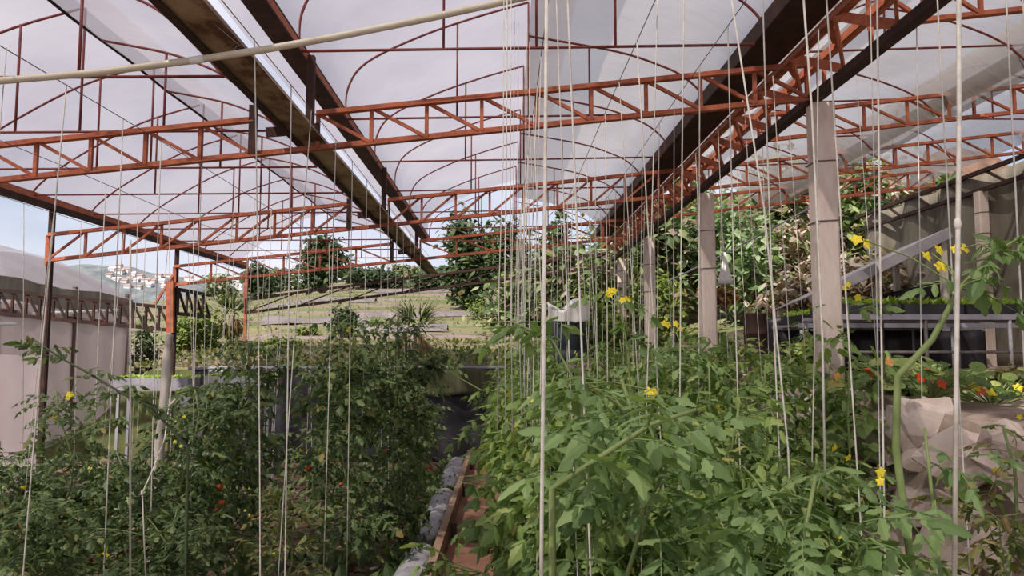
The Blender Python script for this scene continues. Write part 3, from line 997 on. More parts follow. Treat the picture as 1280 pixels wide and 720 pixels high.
# ------------------------------------------------------------- wires and strings
WIRES = [(-3.3, 'over the row against the film wall'), (-2.6, 'over the row behind the diagonal string'), (-1.9, 'over the row at the gap'), (-1.0, 'over the tall pair by the curb'),
         (.18, 'over the row at the path edge'), (.62, 'between the first two rows by the path'), (1.02, 'over the second row from the path'), (1.5, 'over the row by the concrete posts'), (2.35, 'over the stone bank')]
SR = random.Random(11)
for wi, (x, where) in enumerate(WIRES):
    zf = plane if x < 1.95 else pr
    dz = zf(x) + .028
    o = MB().tube([W(x, y, dz + (-.012 if k % 2 else 0)) for k, y in enumerate([.2, 2.3, 4.4, 5.8, 7.2, 8.6, 10.0])], .0022, 5).build('support_wire', 'wire', smooth=True)
    tag(o, 'thin steel support wire strung %s' % where, 'wire', 'support wires under the trusses')
    y0 = {0: 3.4, 1: 2.6, 2: 2.2, 3: 2.9, 4: 2.1, 5: 2.4, 6: 1.9, 7: 2.1, 8: 3.2}[wi]
    y, k = y0, 0
    n = {0: 11, 1: 13, 2: 14, 3: 13, 4: 18, 5: 15, 6: 16, 7: 15, 8: 9}[wi]
    while k < n and y < 9.6:
        bx = x + SR.uniform(-.14, .14)
        by = y + SR.uniform(-.06, .06)
        tx = x
        zb = .03
        zt = CZ + dz - .002
        bow = SR.uniform(-.012, .012)
        pts = [V((tx + (bx - tx) * f + bow * math.sin(math.pi * f), y + (by - y) * f, zt + (zb - zt) * f)) for f in (0, .2, .4, .6, .8, 1)]
        r = SR.choice((.0022, .0027, .0032))
        o = MB().tube(pts, r, 5).build('plant_string', 'string', smooth=True)
        tag(o, 'pale twine hanging %s, %s string from the front' % (where, ORD[k]), 'string', 'strings hanging %s' % where)
        y += (9.4 - y0) / n * SR.uniform(.7, 1.3)
        k += 1


def lone_string(pts, r, lab, knot=None):
    t = thing('plant_string', lab, 'string', pts[-1], 'thick strings hanging near the camera')
    MB().tube(pts, r, 6).build('twine', 'string', t, True)
    if knot is not None:
        q = knot
        MB().lathe(q, [(.002, -.014), (.006, -.009), (.0075, 0), (.006, .009), (.002, .014)], 7).build('knot', 'string', t, True)
    return t


lone_string([P(684, -90, 1.45), P(682, 150, 1.45), P(680, 400, 1.45), P(677, 660, 1.47), P(676, 780, 1.5)], .0042, 'thick white string hanging closest to the camera beside the bundle')
lone_string([P(1198, -120, 1.5), P(1199, 150, 1.5), P(1196, 420, 1.5), P(1193, 720, 1.5)], .0048, 'thick white string in front of the stone bank', P(1197, 280, 1.5))
lone_string([P(905, -60, 2.2), P(955, 260, 2.2), P(985, 560, 2.2), P(992, 720, 2.2)], .0028, 'long white string slanting across in front of the girder')
lone_string([P(1000, -60, 2.1), P(1015, 140, 2.1), P(1028, 420, 2.1), P(1032, 640, 2.1)], .0032, 'white string hanging in front of the big concrete post')
lone_string([P(216, 470, 4.6), P(206, 548, 3.8), P(192, 585, 3.5), P(178, 616, 3.4), P(182, 720, 3.4)], .0032, 'short string tied diagonally among the front leaves', P(178, 616, 3.38))
lone_string([P(163, 300, 3.2), P(163, 500, 3.2), P(163, 720, 3.2)], .004, 'thick white string straight down in front of the film wall')
BS = random.Random(4)
for k in range(7):
    x0 = (630, 634, 639, 643, 648, 658, 662)[k]
    x1 = (622, 632, 641, 640, 652, 656, 664)[k]
    d = 2.5 + .1 * k
    top = W(0, d, 1.32).z
    pts = [P(x0, 0, d), P(x0 - 1, 200, d), P((x0 + x1) / 2 - 2, 350, d), P(x1, 540, d)]
    k0 = V(pts[0]); k0.z = top; k0.x = pts[0].x
    lone_string([k0] + pts[1:], .0019 + .0006 * (k == 1), 'white string in the close bundle over the path edge, %s strand of seven' % ORD[k])

# ============================================================ ground furniture
t = thing('timber_curb', 'brown timber curb board edging the path', 'curb', (-.5, 1, 0))
for k, (a, b, dx) in enumerate(((2.0, 4.9, 0), (4.92, 7.6, -.015), (7.62, 10.2, 0))):
    MB().bar((-.44 + dx, a, .085), (-.44 + dx * .5, b, .085), .055, .17).build('board', 'wood', t)
for k in range(5):
    y = 2.7 + 1.7 * k
    MB().box((-.39, y, .07), (.05, .05, .16)).build('peg', 'darkwood', t)
for k in range(3):
    y = 3.6 + 2.15 * k
    m0 = k * 1.7
    def bagfn(a, b, y=y, m0=m0):
        an = math.pi * (a * 2)
        e = math.sin(math.pi * b) ** .18 if 0 < b < 1 else 0.05
        w = .12 * e * (1 + .2 * noise.noise(V((a * 5, b * 14, m0))))
        return (-.585 + w * .95 * math.cos(an), y + 2.05 * b, .075 + w * .55 * math.sin(an))
    o = MB().grid(bagfn, 16, 40).build('grow_bag', 'bag', smooth=True)
    tag(o, 'long white plastic grow bag lying behind the timber curb, %s from the front' % ORD[k], 'grow bag', 'grow bags beside the curb')

# loose leaf litter and a bed of low weeds (nobody could count it)
def litter(name, lab, mat, n, area, Lr, seed, zf=lambda x, y: 0, lobes=False, upr=.5):
    rnd = random.Random(seed)
    mb = MB()
    for i in range(n):
        x = rnd.uniform(area[0], area[1])
        y = rnd.uniform(area[2], area[3])
        az = rnd.uniform(0, 6.28)
        L = rnd.uniform(*Lr)
        mb.leaflet(V((x, y, zf(x, y) + rnd.uniform(.01, .04))), V((math.cos(az), math.sin(az), rnd.uniform(0, upr))), V((0, 0, 1)), L, L * .6, rnd, lobes)
    o = mb.build(name, mat)
    o['kind'] = 'stuff'
    return tag(o, lab, 'leaves')


litter('fallen_leaves', 'dry fallen leaves scattered on the soil of the outer beds', 'dryleaf', 900, (-4.2, -.8, 2.6, 9.8), (.04, .1), 3)
litter('fallen_leaves', 'dry fallen leaves on the soil between path and stone bank', 'dryleaf', 700, (.1, 2.0, 2.0, 9.8), (.04, .1), 4)
litter('weeds', 'small green weeds along the inside of the timber curb', 'leafshade', 2600, (-.74, -.5, 3.5, 10), (.05, .15), 5, upr=2.6)
litter('weeds', 'low green undergrowth under the outer tomato rows', 'leafshade', 2600, (-4.2, -.75, 2.8, 9.6), (.06, .16), 6, upr=2)
litter('weeds', 'low green undergrowth under the rows by the path', 'leaf', 2600, (-.02, 1.9, 1.6, 9.6), (.06, .16), 8, upr=2)
litter('grass', 'dry green grass growing on top of the field terrace', 'drygrass', 5000, (-5.5, 1.5, 10.75, 14.5), (.04, .12), 9, zf=hill_z, upr=2.5)
litter('grass', 'tufts of grass and weeds spread over the terraced field', 'drygrass', 5000, (-14, 4, 14, 40), (.04, .11), 10, zf=hill_z, upr=2.0)

# stones of the bank, each its own object
SRN = random.Random(21)
def bank_hit(x, y):
    t = x - 1.72
    return min(1.2, max(0, t) * 2.3)


spots = []
for row in range(4):
    for k in range(12):
        y = 2.3 + .34 * k + .15 * (row % 2) + SRN.uniform(-.05, .05)
        x = 1.76 + .135 * row + SRN.uniform(-.03, .03)
        spots.append((row, k, x, y, .12 + .31 * row + SRN.uniform(-.05, .05)))
for i, (row, k, x, y, z) in enumerate(spots):
    mb = MB()
    s = SRN.uniform(.11, .19)
    sd = SRN.uniform(0, 50)
    rot = Matrix.Rotation(SRN.uniform(0, 3), 3, V((SRN.uniform(-1, 1), SRN.uniform(-1, 1), SRN.uniform(-1, 1))).normalized())
    def st(a, b, x=x, y=y, z=z, s=s, sd=sd, rot=rot):
        th, ph = a * 2 * math.pi, (b - .5) * math.pi
        n = V((math.cos(th) * math.cos(ph), math.sin(th) * math.cos(ph), math.sin(ph)))
        q = V((math.copysign(abs(n.x) ** .45, n.x), math.copysign(abs(n.y) ** .45, n.y), math.copysign(abs(n.z) ** .45, n.z)))
        r = s * (.8 + .5 * noise.noise(n * 1.3 + V((sd, 0, 0))) + .25 * noise.noise(n * 3.5 + V((0, sd, 0))))
        w = rot @ V((q.x * r, q.y * r * 1.15, q.z * r * .75))
        return (x + w.x, y + w.y, z + w.z)
    mb.grid(st, 14, 8)
    o = mb.build('stone', 'stone')
    tag(o, 'pale broken stone in the %s course of the bank, %s along from the front' % (['lowest', 'second', 'third', 'top'][row], ORD[k]), 'stone', 'stones of the pale bank')

# nasturtiums on top of the bank
NR = random.Random(31)
NF = [(1088, 464, 'red'), (1094, 463, 'red'), (1111, 452, 'orange'), (1164, 463, 'red'), (1161, 471, 'red'), (1151, 472, 'red'), (1177, 480, 'red'), (1048, 472, 'orange'), (1226, 488, 'red'), (1219, 484, 'yellow'), (1240, 492, 'yellow'), (1273, 485, 'yellow')]
for i, (px, py, lab) in enumerate(((1095, 482, 'nasturtium with red flowers on the bank just past the big post'), (1165, 488, 'nasturtium with several red flowers behind the thick string'), (1240, 498, 'flowering plant with yellow blooms at the picture edge on the bank'))):
    d = 4.3
    c = P(px, py, d)
    t = thing('nasturtium', lab, 'flower', c, 'flowering plants on the bank')
    mb, sm = MB(), MB()
    for k in range(46):
        p = c + V((NR.uniform(-.22, .22), NR.uniform(-.25, .25), NR.uniform(.0, .17)))
        sm.tube([c + V((0, 0, -.05)), p], .003, 4, False)
        r = NR.uniform(.025, .05)
        up = V((NR.uniform(-.5, .5), NR.uniform(-1, 0), 1)).normalized()
        x = up.cross(V((0, 1, .1))).normalized()
        y = up.cross(x)
        j = len(mb.v)
        mb.v.append(p - up * r * .15)
        for q in range(9):
            a = q * 2 * math.pi / 9
            mb.v.append(p + (x * math.cos(a) + y * math.sin(a)) * r)
        for q in range(9):
            mb.f.append((j, j + 1 + q, j + 1 + (q + 1) % 9))
    mb.build('foliage', 'leaf', t)
    sm.build('stem', 'stem', t)
    for (fx, fy, m) in NF:
        if abs(fx - px) < 50 and not (i == 1 and fx in (1111, 1226, 1219)) or (i == 2 and fx >= 1219) and fx <= 1280:
            if i == 2 and fx < 1215:
                continue
            fm = MB()
            p = P(fx, fy, d - .12)
            star(fm, p, .035, 5, V((0, -1, .5)), NR)
            fm.build('flower', m, t)

# black tarp wall across the far end
t = thing('tarp_wall', 'black plastic tarp hanging across the far end below the field', 'tarp', (-2, 10.45, 0))
def tarp(a, b):
    x = -4.3 + 5.3 * a
    z = 1.24 * b
    f = .06 * math.sin(x * 9 + 2 * math.sin(x * 2.2) + z * 2.5) * (1 - .5 * b) + .05 * noise.noise(V((x * 1.8, z * 3, 2)))
    return (x, 10.38 + f - .18 * (1 - b), z + .02)
MB().grid(tarp, 140, 26).build('sheet', 'tarp', t, True, .004)
MB().tube([V((-4.35, 10.36, 1.27)), V((-2.2, 10.37, 1.275)), V((1.0, 10.36, 1.27))], .022, 8).build('top_pipe', 'greyplastic', t, True)
for k in range(5):
    MB().box((-4.2 + 1.2 * k, 10.55, .62), (.07, .07, 1.24)).build('post', 'darkwood', t)
def net(a, b):
    x = -1.35 + 1.9 * a
    return (x, 10.22 + .03 * math.sin(x * 14), 1.26 - .36 * b + .02 * math.sin(x * 9))
MB().grid(net, 40, 6).build('dry_grass_fringe', 'fringe', t, True, .004)

# low grey troughs with seedlings by the stake
for i, (px0, px1, py, d) in enumerate(((150, 242, 481, 8.6), (228, 300, 500, 8.0), (262, 345, 478, 8.9))):
    a, b = P(px0, py, d), P(px1, py, d)
    c = (a + b) / 2
    w = b.x - a.x
    t = thing('planter_trough', ['grey trough of seedlings nearest the film wall', 'grey trough of seedlings behind the pale stake, lowest one', 'grey trough of seedlings under the pale rail'][i], 'planter', (c.x, d, 0), 'grey seedling troughs')
    mb = MB().box((c.x, d, c.z - .05), (w, .30, .02))
    mb.box((c.x, d - .15, c.z + .01), (w, .02, .14)).box((c.x, d + .15, c.z + .01), (w, .02, .14)).box((a.x, d, c.z + .01), (.02, .3, .14)).box((b.x, d, c.z + .01), (.02, .3, .14))
    mb.build('trough', 'greyplastic', t)
    rnd = random.Random(i)
    sm = MB()
    for k in range(170):
        p = V((rnd.uniform(a.x, b.x), d + rnd.uniform(-.13, .13), c.z + .06))
        az = rnd.uniform(0, 6.28)
        sm.leaflet(p, V((math.cos(az), math.sin(az), 1.4)), V((0, 0, 1)), .08, .05, rnd, False)
    o = sm.build('seedlings', 'seedling', t)
    o['kind'] = 'stuff'
    for x in (a.x + .05, b.x - .05):
        for yy in (-.12, .12):
            MB().bar((x, d + yy, 0), (x, d + yy, c.z - .05), .03, .03).build('leg', 'greyplastic', t)

# pale wooden stake
p0 = P(212, 418, 5.1)
t = thing('wooden_stake', 'pale weathered wooden stake with mossy knots among the tomato rows', 'stake', (p0.x, p0.y, 0))
pts = [V((p0.x + .007 * math.sin(k * 2.1) + .008 * (k - 9), p0.y, p0.z * k / 9)) for k in range(10)]
MB().tube(pts, [.038, .035, .033, .041, .030, .034, .029, .036, .029, .024], 9).build('pole', 'palewood', t, True)
MB().tube([pts[6], pts[6] + V((.09, 0, .12))], [.02, .008], 6).build('branch_stub', 'palewood', t, True)

# ============================================================ neighbouring greenhouse
t = thing('neighbour_greenhouse', 'neighbouring low greenhouse with milky film roof and pinkish film walls', 'greenhouse', (-7.5, 10, 0))
def nroof(a, b):
    y = 8.3 + 5.7 * b
    e = -6.95 - 0.0 * b
    x = e - 2.6 * a
    z = CZ + (1.06 - .02 * (y - 8.3)) + .92 * math.sin(a * math.pi / 2) - .05 * (1 - a) * abs(math.sin(b * math.pi * 2.5))
    return (x, y, z + .03 * noise.noise(V((x * 1.5, y * 1.5, 4))))
MB().grid(nroof, 14, 40).build('roof_sheet', 'film', t, True)
def nwall(a, b):
    y = 8.3 + 5.6 * a
    z = .02 + (CZ + .62) * b
    return (-6.98 + .035 * math.sin(y * 8 + z) + .03 * noise.noise(V((y * 2, z, 1))), y, z)
MB().grid(nwall, 90, 10).build('wall_sheet', 'filmwall', t, True)
def nend(a, b):
    x = -6.98 - 2.6 * a
    zt = CZ + .9 + .9 * math.sin(a * math.pi / 2)
    return (x, 13.95 + .03 * math.sin(x * 7), .02 + zt * b)
MB().grid(nend, 20, 10).build('end_sheet', 'filmwall', t, True)
MB().grid(lambda a, b: (-6.95 + .02 * math.sin(a * 60), 8.3 + 5.7 * a, CZ + (1.06 - .114 * a) - .33 * b - .05 * abs(math.sin(a * math.pi * 2.5))), 60, 4).build('eave_shade_band', 'hessian', t, True)  # dark strip added for the shaded underside of the roof film
for y in (8.4, 10.3, 12.2, 13.9):
    MB().bar((-7.02, y, 0), (-7.02, y, CZ + 1.0), .06, .06).build('post', 'darkwood', t)
MB().bar((-7.02, 8.3, CZ + .55), (-7.02, 13.9, CZ + .42), .06, .10).build('rail', 'darkwood', t)
MB().bar((-7.0, 8.3, CZ + .98), (-7.0, 13.9, CZ + .86), .06, .06).build('rail', 'darkwood', t)
MB().tube([V((-6.93, 8.6, CZ + .27)), V((-6.93, 10.6, CZ + .34))], .03, 8).build('pipe', 'tape', t, True)  # white tube added for a bright gap of sky, no real pipe
MB().tube([V((-6.93, 11.0, CZ + .50)), V((-6.93, 13.4, CZ + .68))], .03, 8).build('pipe', 'tape', t, True)  # second white tube, also standing in for bright sky between the bars
def inner(a, b):
    x = -4.85 - 1.9 * a
    return (x, 7.9 + .9 * a + .03 * math.sin(x * 11), .02 + 1.45 * b + .03 * a)
MB()
o = MB().grid(inner, 50, 12).build('film_curtain', 'filmwall', None, True)
tag(o, 'pinkish film curtain hanging in front of the neighbouring greenhouse, below the lattice beam', 'plastic sheet')

# ============================================================ uphill side: curtain, benches, shed
t = thing('side_curtain', 'tan shade cloth curtain hanging from the uphill side girder', 'curtain', (6.2, 8, 1.3))
def cur(a, b):
    y = 3.4 + 9.1 * a
    z = 1.3 + (CZ + 2.24 - 1.3) * b
    return (6.22 + .06 * math.sin(y * 5 + math.sin(y * 1.7)) + .05 * noise.noise(V((y, z * 2, 0))), y, z)
MB().grid(cur, 110, 14).build('cloth', 'hessian', t, True, .004)

TB = 1.26
def bench(x0, x1, y0, y1, zt, lab):
    t = thing('nursery_bench', lab, 'bench', ((x0 + x1) / 2, (y0 + y1) / 2, TB), 'nursery benches on the terrace')
    mb = MB().bar((x0, y0, zt), (x1, y0, zt), .04, .05).bar((x0, y1, zt), (x1, y1, zt), .04, .05)
    n = int((x1 - x0) / .3)
    for k in range(n + 1):
        x = x0 + (x1 - x0) * k / n
        mb.bar((x, y0, zt), (x, y1, zt), .025, .025)
    mb.build('frame', 'greyplastic', t)
    n = max(2, int((x1 - x0) / .7))
    for k in range(n + 1):
        x = x0 + .03 + (x1 - x0 - .06) * k / n
        for yy in (y0, y1):
            MB().tube([V((x, yy, TB - .05)), V((x, yy, zt))], .018, 7).build('leg', 'bag' if k % 2 == 0 else 'wire', t, True)
    MB().tube([V((x0, y0, TB + .25)), V((x1, y0, TB + .25))], .012, 7).build('rail', 'wire', t, True)
    return t


bench(3.15, 5.6, 6.9, 7.7, 1.84, 'black topped nursery bench nearest the stone bank, white pipe legs')
rb = bench(3.3, 5.9, 8.2, 9.0, 1.80, 'nursery bench behind the front one, in the dark under the shed roof')
MB().grid(lambda a, b: (3.3 + 2.6 * a, 8.98 + .02 * math.sin(a * 50), TB - .02 + .52 * b), 60, 4).build('skirt', 'tarp', rb, True, .004)  # black sheet added to imitate the shade below the benches
TRN = random.Random(8)
cnt = 0
for (x0, y0, zt, n) in ((3.2, 6.92, 1.865, 4), (3.4, 8.25, 1.825, 3)):
    for k in range(n):
        xa = x0 + .6 * k
        xb = xa + .56
        lab = 'black seedling tray with bright green seedlings, %s along the %s bench' % (ORD[k], 'front' if n == 4 else 'rear')
        t = thing('seedling_tray', lab, 'tray', ((xa + xb) / 2, y0 + .36, zt), 'seedling trays on the benches')
        mb = MB().box(((xa + xb) / 2, y0 + .36, zt + .006), (.56, .7, .012))
        for q in (0, 1):
            mb.box((xa + q * .56, y0 + .36, zt + .05), (.015, .7, .10))
            mb.box(((xa + xb) / 2, y0 + .01 + .7 * q, zt + .05), (.56, .015, .10))
        mb.box(((xa + xb) / 2, y0 + .36, zt + .035), (.54, .68, .06))
        mb.build('tray', 'tarp', t)
        sm = MB()
        for q in range(420):
            p = V((TRN.uniform(xa + .02, xb - .02), y0 + TRN.uniform(.03, .69), zt + .065))
            az = TRN.uniform(0, 6.28)
            sm.leaflet(p, V((math.cos(az), math.sin(az), TRN.uniform(1, 2.4))), V((0, 0, 1)), TRN.uniform(.08, .15), .055, TRN, False)
        o = sm.build('seedlings', 'seedling', t)
        o['kind'] = 'stuff'

# shed roof on the terrace behind the benches
t = thing('shed_roof', 'slanting tin sheet roof of a small open shed behind the benches', 'roof', (4.3, 9.5, TB))
A, B = P(1012, 371, 9.3), P(1186, 286, 9.3)
def tin(a, b):
    p = A.lerp(B, a)
    return (p.x, 9.3 + 1.3 * b, p.z + .012 * math.sin(a * 90) - .12 * b)
MB().grid(tin, 110, 3).build('sheet', 'roofsheet', t, True, .006)
MB().bar(A + V((0, -.02, -.05)), B + V((0, -.02, -.05)), .04, .13).build('fascia', 'roofsheet', t)
MB().bar(A + V((0, .05, -.11)), B + V((0, .05, -.11)), .04, .05).build('rafter', 'rust', t)
for f in (.04, .5, .97):
    p = A.lerp(B, f)
    for yy in (9.36, 10.5):
        MB().bar((p.x, yy, 1.2), (p.x, yy, p.z - .03 + (-.12 if yy > 10 else -.05)), .07, .07).build('post', 'palewood', t)
t = thing('shade_screen', 'black shade screen closing the back of the shed', 'screen', (4.3, 9.95, TB))
MB().grid(lambda a, b: (3.5 + 2.55 * a, 9.95 + .03 * math.sin(a * 40), 1.2 + (.72 + .55 * a) * b), 50, 8).build('cloth', 'tarp', t, True, .004)
# rusty drum on the terrace
t = thing('steel_drum', 'rust brown steel drum standing between the second post and big post', 'drum', (3.05, 8.9, 1.25))
pf = [(.13, 0), (.14, .01), (.13, .03), (.13, .22), (.143, .235), (.13, .25), (.13, .47), (.143, .485), (.13, .5), (.13, .7), (.14, .72), (.13, .73)]
MB().lathe((3.05, 8.9, 1.24), pf, 20).build('body', 'darkrust', t, True)
# hanging basket with white cone
c = P(907, 372, 7.6)
t = thing('hanging_basket', 'hanging basket of dry orange brown leaves under a white cone by the second post', 'basket', c)
MB().lathe(c + V((0, 0, -.09)), [(.03, 0), (.09, .02), (.12, .08), (.125, .1)], 14).build('bowl', 'darkwood', t, True)
MB().lathe(c + V((0, 0, .14)), [(.085, 0), (.07, .05), (.035, .2), (.01, .33)], 14).build('cone', 'sheet', t, True)
MB().tube([c + V((0, 0, .44)), V((2.26, 7.6, CZ + pr(2.26)))], .003, 4).build('hook_wire', 'wire', t)
mb = MB()
for k in range(150):
    az = NR.uniform(0, 6.28)
    p = c + V((NR.uniform(-.12, .12), NR.uniform(-.14, .08), NR.uniform(-.07, .09)))
    mb.leaflet(p, V((math.cos(az), math.sin(az), NR.uniform(-.6, .7))), V((0, 0, 1)), NR.uniform(.06, .12), .04, NR, False)
mb.build('foliage', 'brownleaf', t)
# slanting cable
tag(MB().tube([P(835, 352, 10.5), P(905, 318, 9.9), P(1020, 256, 9.0), P(1100, 212, 8.4)], .012, 6).build('guy_cable', 'greyplastic'),
    'grey cable slanting up behind the second concrete post toward the trusses', 'cable')
# white sheet over a dark tank
c = P(709, 404, 11.3)
zb = hill_z(c.x, 11.3)
t = thing('water_tank', 'dark blue plastic water tank at the edge of the field', 'tank', (c.x, 11.3, zb))
MB().lathe((c.x, 11.3, zb - .03), [(.24, 0), (.27, .03), (.27, .2), (.255, .22), (.27, .24), (.27, c.z - zb - .02), (.24, c.z - zb + .24)], 20).build('body', 'bluesheet', t, True)
def drape(a, b):
    x = -.31 + .62 * a
    hgt = .27 * (1 - .3 * math.exp(-((x + .08) ** 2) * 90)) + .05 * math.sin(x * 9)
    if b < .5:
        y = -.30 + .03 * math.sin(x * 22)
        z = hgt * (b / .5)
    else:
        y = -.30 + .6 * (b - .5) / .5
        z = hgt + .05 * math.sin(math.pi * (b - .5) / .5)
    return (c.x + x, 11.3 + y, c.z + .01 + z + .02 * noise.noise(V((x * 9, y * 9, 3))))
o = MB().grid(drape, 30, 24).build('plastic_sheet', 'sheet', None, True, .004)
tag(o, 'crumpled white plastic sheet thrown over the dark water tank', 'sheet')

# ============================================================ background plants
def shrub(name, lab, cat, base, rx, ry, z0, z1, n, L, mat, seed, grp, trunk=None, lw=.55, stick='bark', lobes=False, up=.3):
    rnd = random.Random(seed)
    base = V(base)
    t = thing(name, lab, cat, base, grp)
    mb, tm = MB(), MB()
    tops = []
    for k in range(trunk or 4):
        az = k * 2.4 + rnd.uniform(-.3, .3)
        q = base + V((math.cos(az) * rx * .55, math.sin(az) * ry * .55, (z0 + z1) * .55))
        tm.tube([base + V((math.cos(az) * .03, math.sin(az) * .03, -.1)), base.lerp(q, .5) + V((0, 0, .1 * z1)), q], [.05 * z1 / 2.5 + .01, .03 * z1 / 2.5 + .006, .008], 6)
        tops.append(q)
    tm.build('branches', stick, t, True)
    blobs = []
    for k in range(10):
        a, e = rnd.uniform(0, 6.28), rnd.uniform(-1, 1)
        rr_ = rnd.uniform(.35, .75)
        blobs.append(V((math.cos(a) * rx * rr_ * math.sqrt(1 - e * e), math.sin(a) * ry * rr_ * math.sqrt(1 - e * e), (z0 + z1) / 2 + e * (z1 - z0) * .36)))
    for i in range(n):
        b = rnd.choice(blobs)
        g_ = V((rnd.gauss(0, 1), rnd.gauss(0, 1), rnd.gauss(0, 1))) * .42
        p = base + b + V((g_.x * rx * .6, g_.y * ry * .6, g_.z * (z1 - z0) * .32))
        az = rnd.uniform(0, 6.28)
        l = L * rnd.uniform(.6, 1.35)
        mb.leaflet(p, V((math.cos(az), math.sin(az), rnd.uniform(-.9, up))), V((rnd.uniform(-.5, .5), rnd.uniform(-.9, .1), 1)), l, l * lw, rnd, lobes, .35)
    mb.build('foliage', mat, t)
    return t


BG = 'bushes on the bank beyond the concrete posts'
# (px, d, top py, half width px, leaves, size, material, label)
bankl = [
    (700, 14.5, 300, 55, 420, .22, 'bankleaf', 'pale green bush on the bank behind the string bundle'),
    (770, 13.6, 262, 48, 420, .20, 'bankleaf', 'green bush on the bank behind the third concrete post'),
    (845, 14.0, 230, 55, 520, .24, 'bankleaf', 'big leafy bush between the third and second concrete posts'),
    (930, 13.2, 235, 60, 620, .19, 'frond', 'pale green broad leaved bush behind the second concrete post'),
    (985, 13.8, 262, 50, 420, .20, 'dryleaf', 'dry pinkish bush with dead leaves beside the big concrete post'),
    (1075, 13.2, 215, 50, 480, .22, 'bankleaf', 'dark and green bush just past the big concrete post'),
    (1120, 14.0, 190, 50, 480, .24, 'dryleaf', 'tall bush of dry tan leaves below the white end sheet'),
    (905, 15.5, 300, 60, 380, .2, 'dryleaf', 'dry brush at the back of the bank, above the steel drum'),
    (815, 12.4, 340, 55, 300, .16, 'bushleaf', 'low green bush at the feet of the far posts'),
    (740, 12.2, 365, 45, 260, .15, 'bushleaf', 'low green bush beside the white sheet'),
    (1010, 12.0, 335, 55, 320, .17, 'dryleaf', 'low dry brush behind the big concrete post'),
    (660, 15.5, 330, 60, 380, .2, 'bankleaf', 'green bush behind the white sheet and the string bundle'),
    (790, 15.8, 222, 50, 420, .26, 'bankleaf', 'tall bush at the back of the bank above the third concrete post'),
    (870, 16.2, 195, 50, 600, .2, 'frond', 'tallest pale green bush at the back of the bank, above the second post'),
    (960, 16.0, 205, 55, 420, .26, 'bankleaf', 'tall bush at the back of the bank, left of the big concrete post'),
    (1040, 16.3, 190, 45, 380, .26, 'dryleaf', 'tall dry bush at the back of the bank behind the big concrete post'),
    (1090, 11.6, 300, 45, 260, .17, 'dryleaf', 'dry leafy bush showing under the slanting shed roof'),
    (1180, 14.5, 205, 40, 300, .24, 'bankleaf', 'leafy tree at the top of the tan curtain with yellowing leaves'),
]
for i, (px, d, py, hw, n, L, mat, lab) in enumerate(bankl):
    top = P(px, py, d)
    zb = hill_z(top.x, d)
    rx = hw * d / F
    h = top.z - zb
    shrub('bush', lab, 'bush', (top.x, d, zb - .05), rx * 1.15, .7, h * .02, h, int(n * 2.4), L * .92, mat, 100 + i, BG, 5)
for i, (px, py, d, hw, n, L, mat, lab) in enumerate((
        (1040, 418, 4.15, 60, 420, .10, 'leaf', 'leafy green clump on the bank covering the foot of the big concrete post'),
        (965, 425, 6.3, 55, 420, .11, 'leaf', 'leafy green clump on the terrace between second and big concrete posts'),
        (1010, 405, 7.3, 42, 360, .11, 'bushleaf', 'light green clump on the terrace just behind the big concrete post'),
        (1110, 440, 5.3, 60, 420, .10, 'leaf', 'leafy green clump on the terrace behind the red nasturtium'),
        (1235, 440, 5.6, 60, 360, .10, 'yellowing', 'yellowing weedy clump on the terrace before the benches'),
        (905, 415, 8.2, 40, 320, .12, 'leaf', 'leafy green clump under the hanging basket'),
        (840, 418, 9.4, 45, 320, .12, 'leaf', 'leafy green clump between second and third concrete posts'))):
    top = P(px, py, d)
    zb = 1.2 if top.x > 2.4 else .9 if top.x > 1.9 else .0
    shrub('leafy_clump', lab, 'plant', (top.x, d, zb - .05), hw * d / F, .35, .05, top.z - zb, n, L, mat, 400 + i, 'leafy clumps on the terrace', 5, stick='stem', lobes=True)
# tree at the end of the middle bay, bushes by the rail
def tree(px, d, py, hw, n, L, mat, lab, seed, name='tree', cat='tree', low=.04, grp='trees around the field'):
    top = P(px, py, d)
    zb = hill_z(top.x, d)
    h = top.z - zb
    return shrub(name, lab, cat, (top.x, d, zb - .1), hw * d / F, hw * d / F * .7, h * low, h, int(n * 3.5), L * .6, mat, seed, grp, 5)


tree(592, 24, 258, 36, 900, .38, 'treeleaf', 'dark green tree beyond the open end of the middle bay', 201)
tree(640, 22, 272, 26, 500, .36, 'treeleaf', 'dark tree partly behind the string bundle, beyond the roof end', 202)
tree(690, 21, 262, 30, 500, .36, 'treeleaf', 'dark tree behind the strings, right of the bundle', 214)
tree(405, 34, 296, 30, 500, .5, 'treeleaf', 'hazy tree beyond the open end of the outer bay', 203)
tree(325, 38, 332, 26, 400, .5, 'treeleaf', 'small tree on the field edge beside the eave post', 204)
tree(470, 36, 334, 34, 450, .5, 'treeleaf', 'tree on the field below the gutter end', 205)
tree(540, 34, 336, 30, 450, .45, 'treeleaf', 'rounded tree at the top of the terraced field', 206)
tree(252, 12.9, 370, 34, 560, .15, 'bushleaf', 'bright yellow green bush outside the eave, past the short lattice piece', 207, 'bush', 'bush', .05)
tree(232, 12.6, 398, 20, 300, .15, 'bushleaf', 'lower yellow green bush beside the bright one outside the eave', 208, 'bush', 'bush', .05)
tree(355, 13.4, 412, 26, 300, .12, 'bushleaf', 'small leafy bush on the field behind the rail', 209, 'bush', 'bush', .05)
tree(180, 15.0, 392, 26, 300, .16, 'treeleaf', 'dark bush beside the corner of the neighbouring greenhouse', 210, 'bush', 'bush', .05)
tree(430, 15.5, 372, 16, 260, .16, 'treeleaf', 'narrow dark shrub in the field', 213, 'bush', 'bush', .05)
TOPS = [(275, 338, 47), (350, 333, 46), (385, 334, 49), (440, 330, 47), (500, 329, 46), (555, 330, 45), (600, 325, 46), (640, 322, 44)]
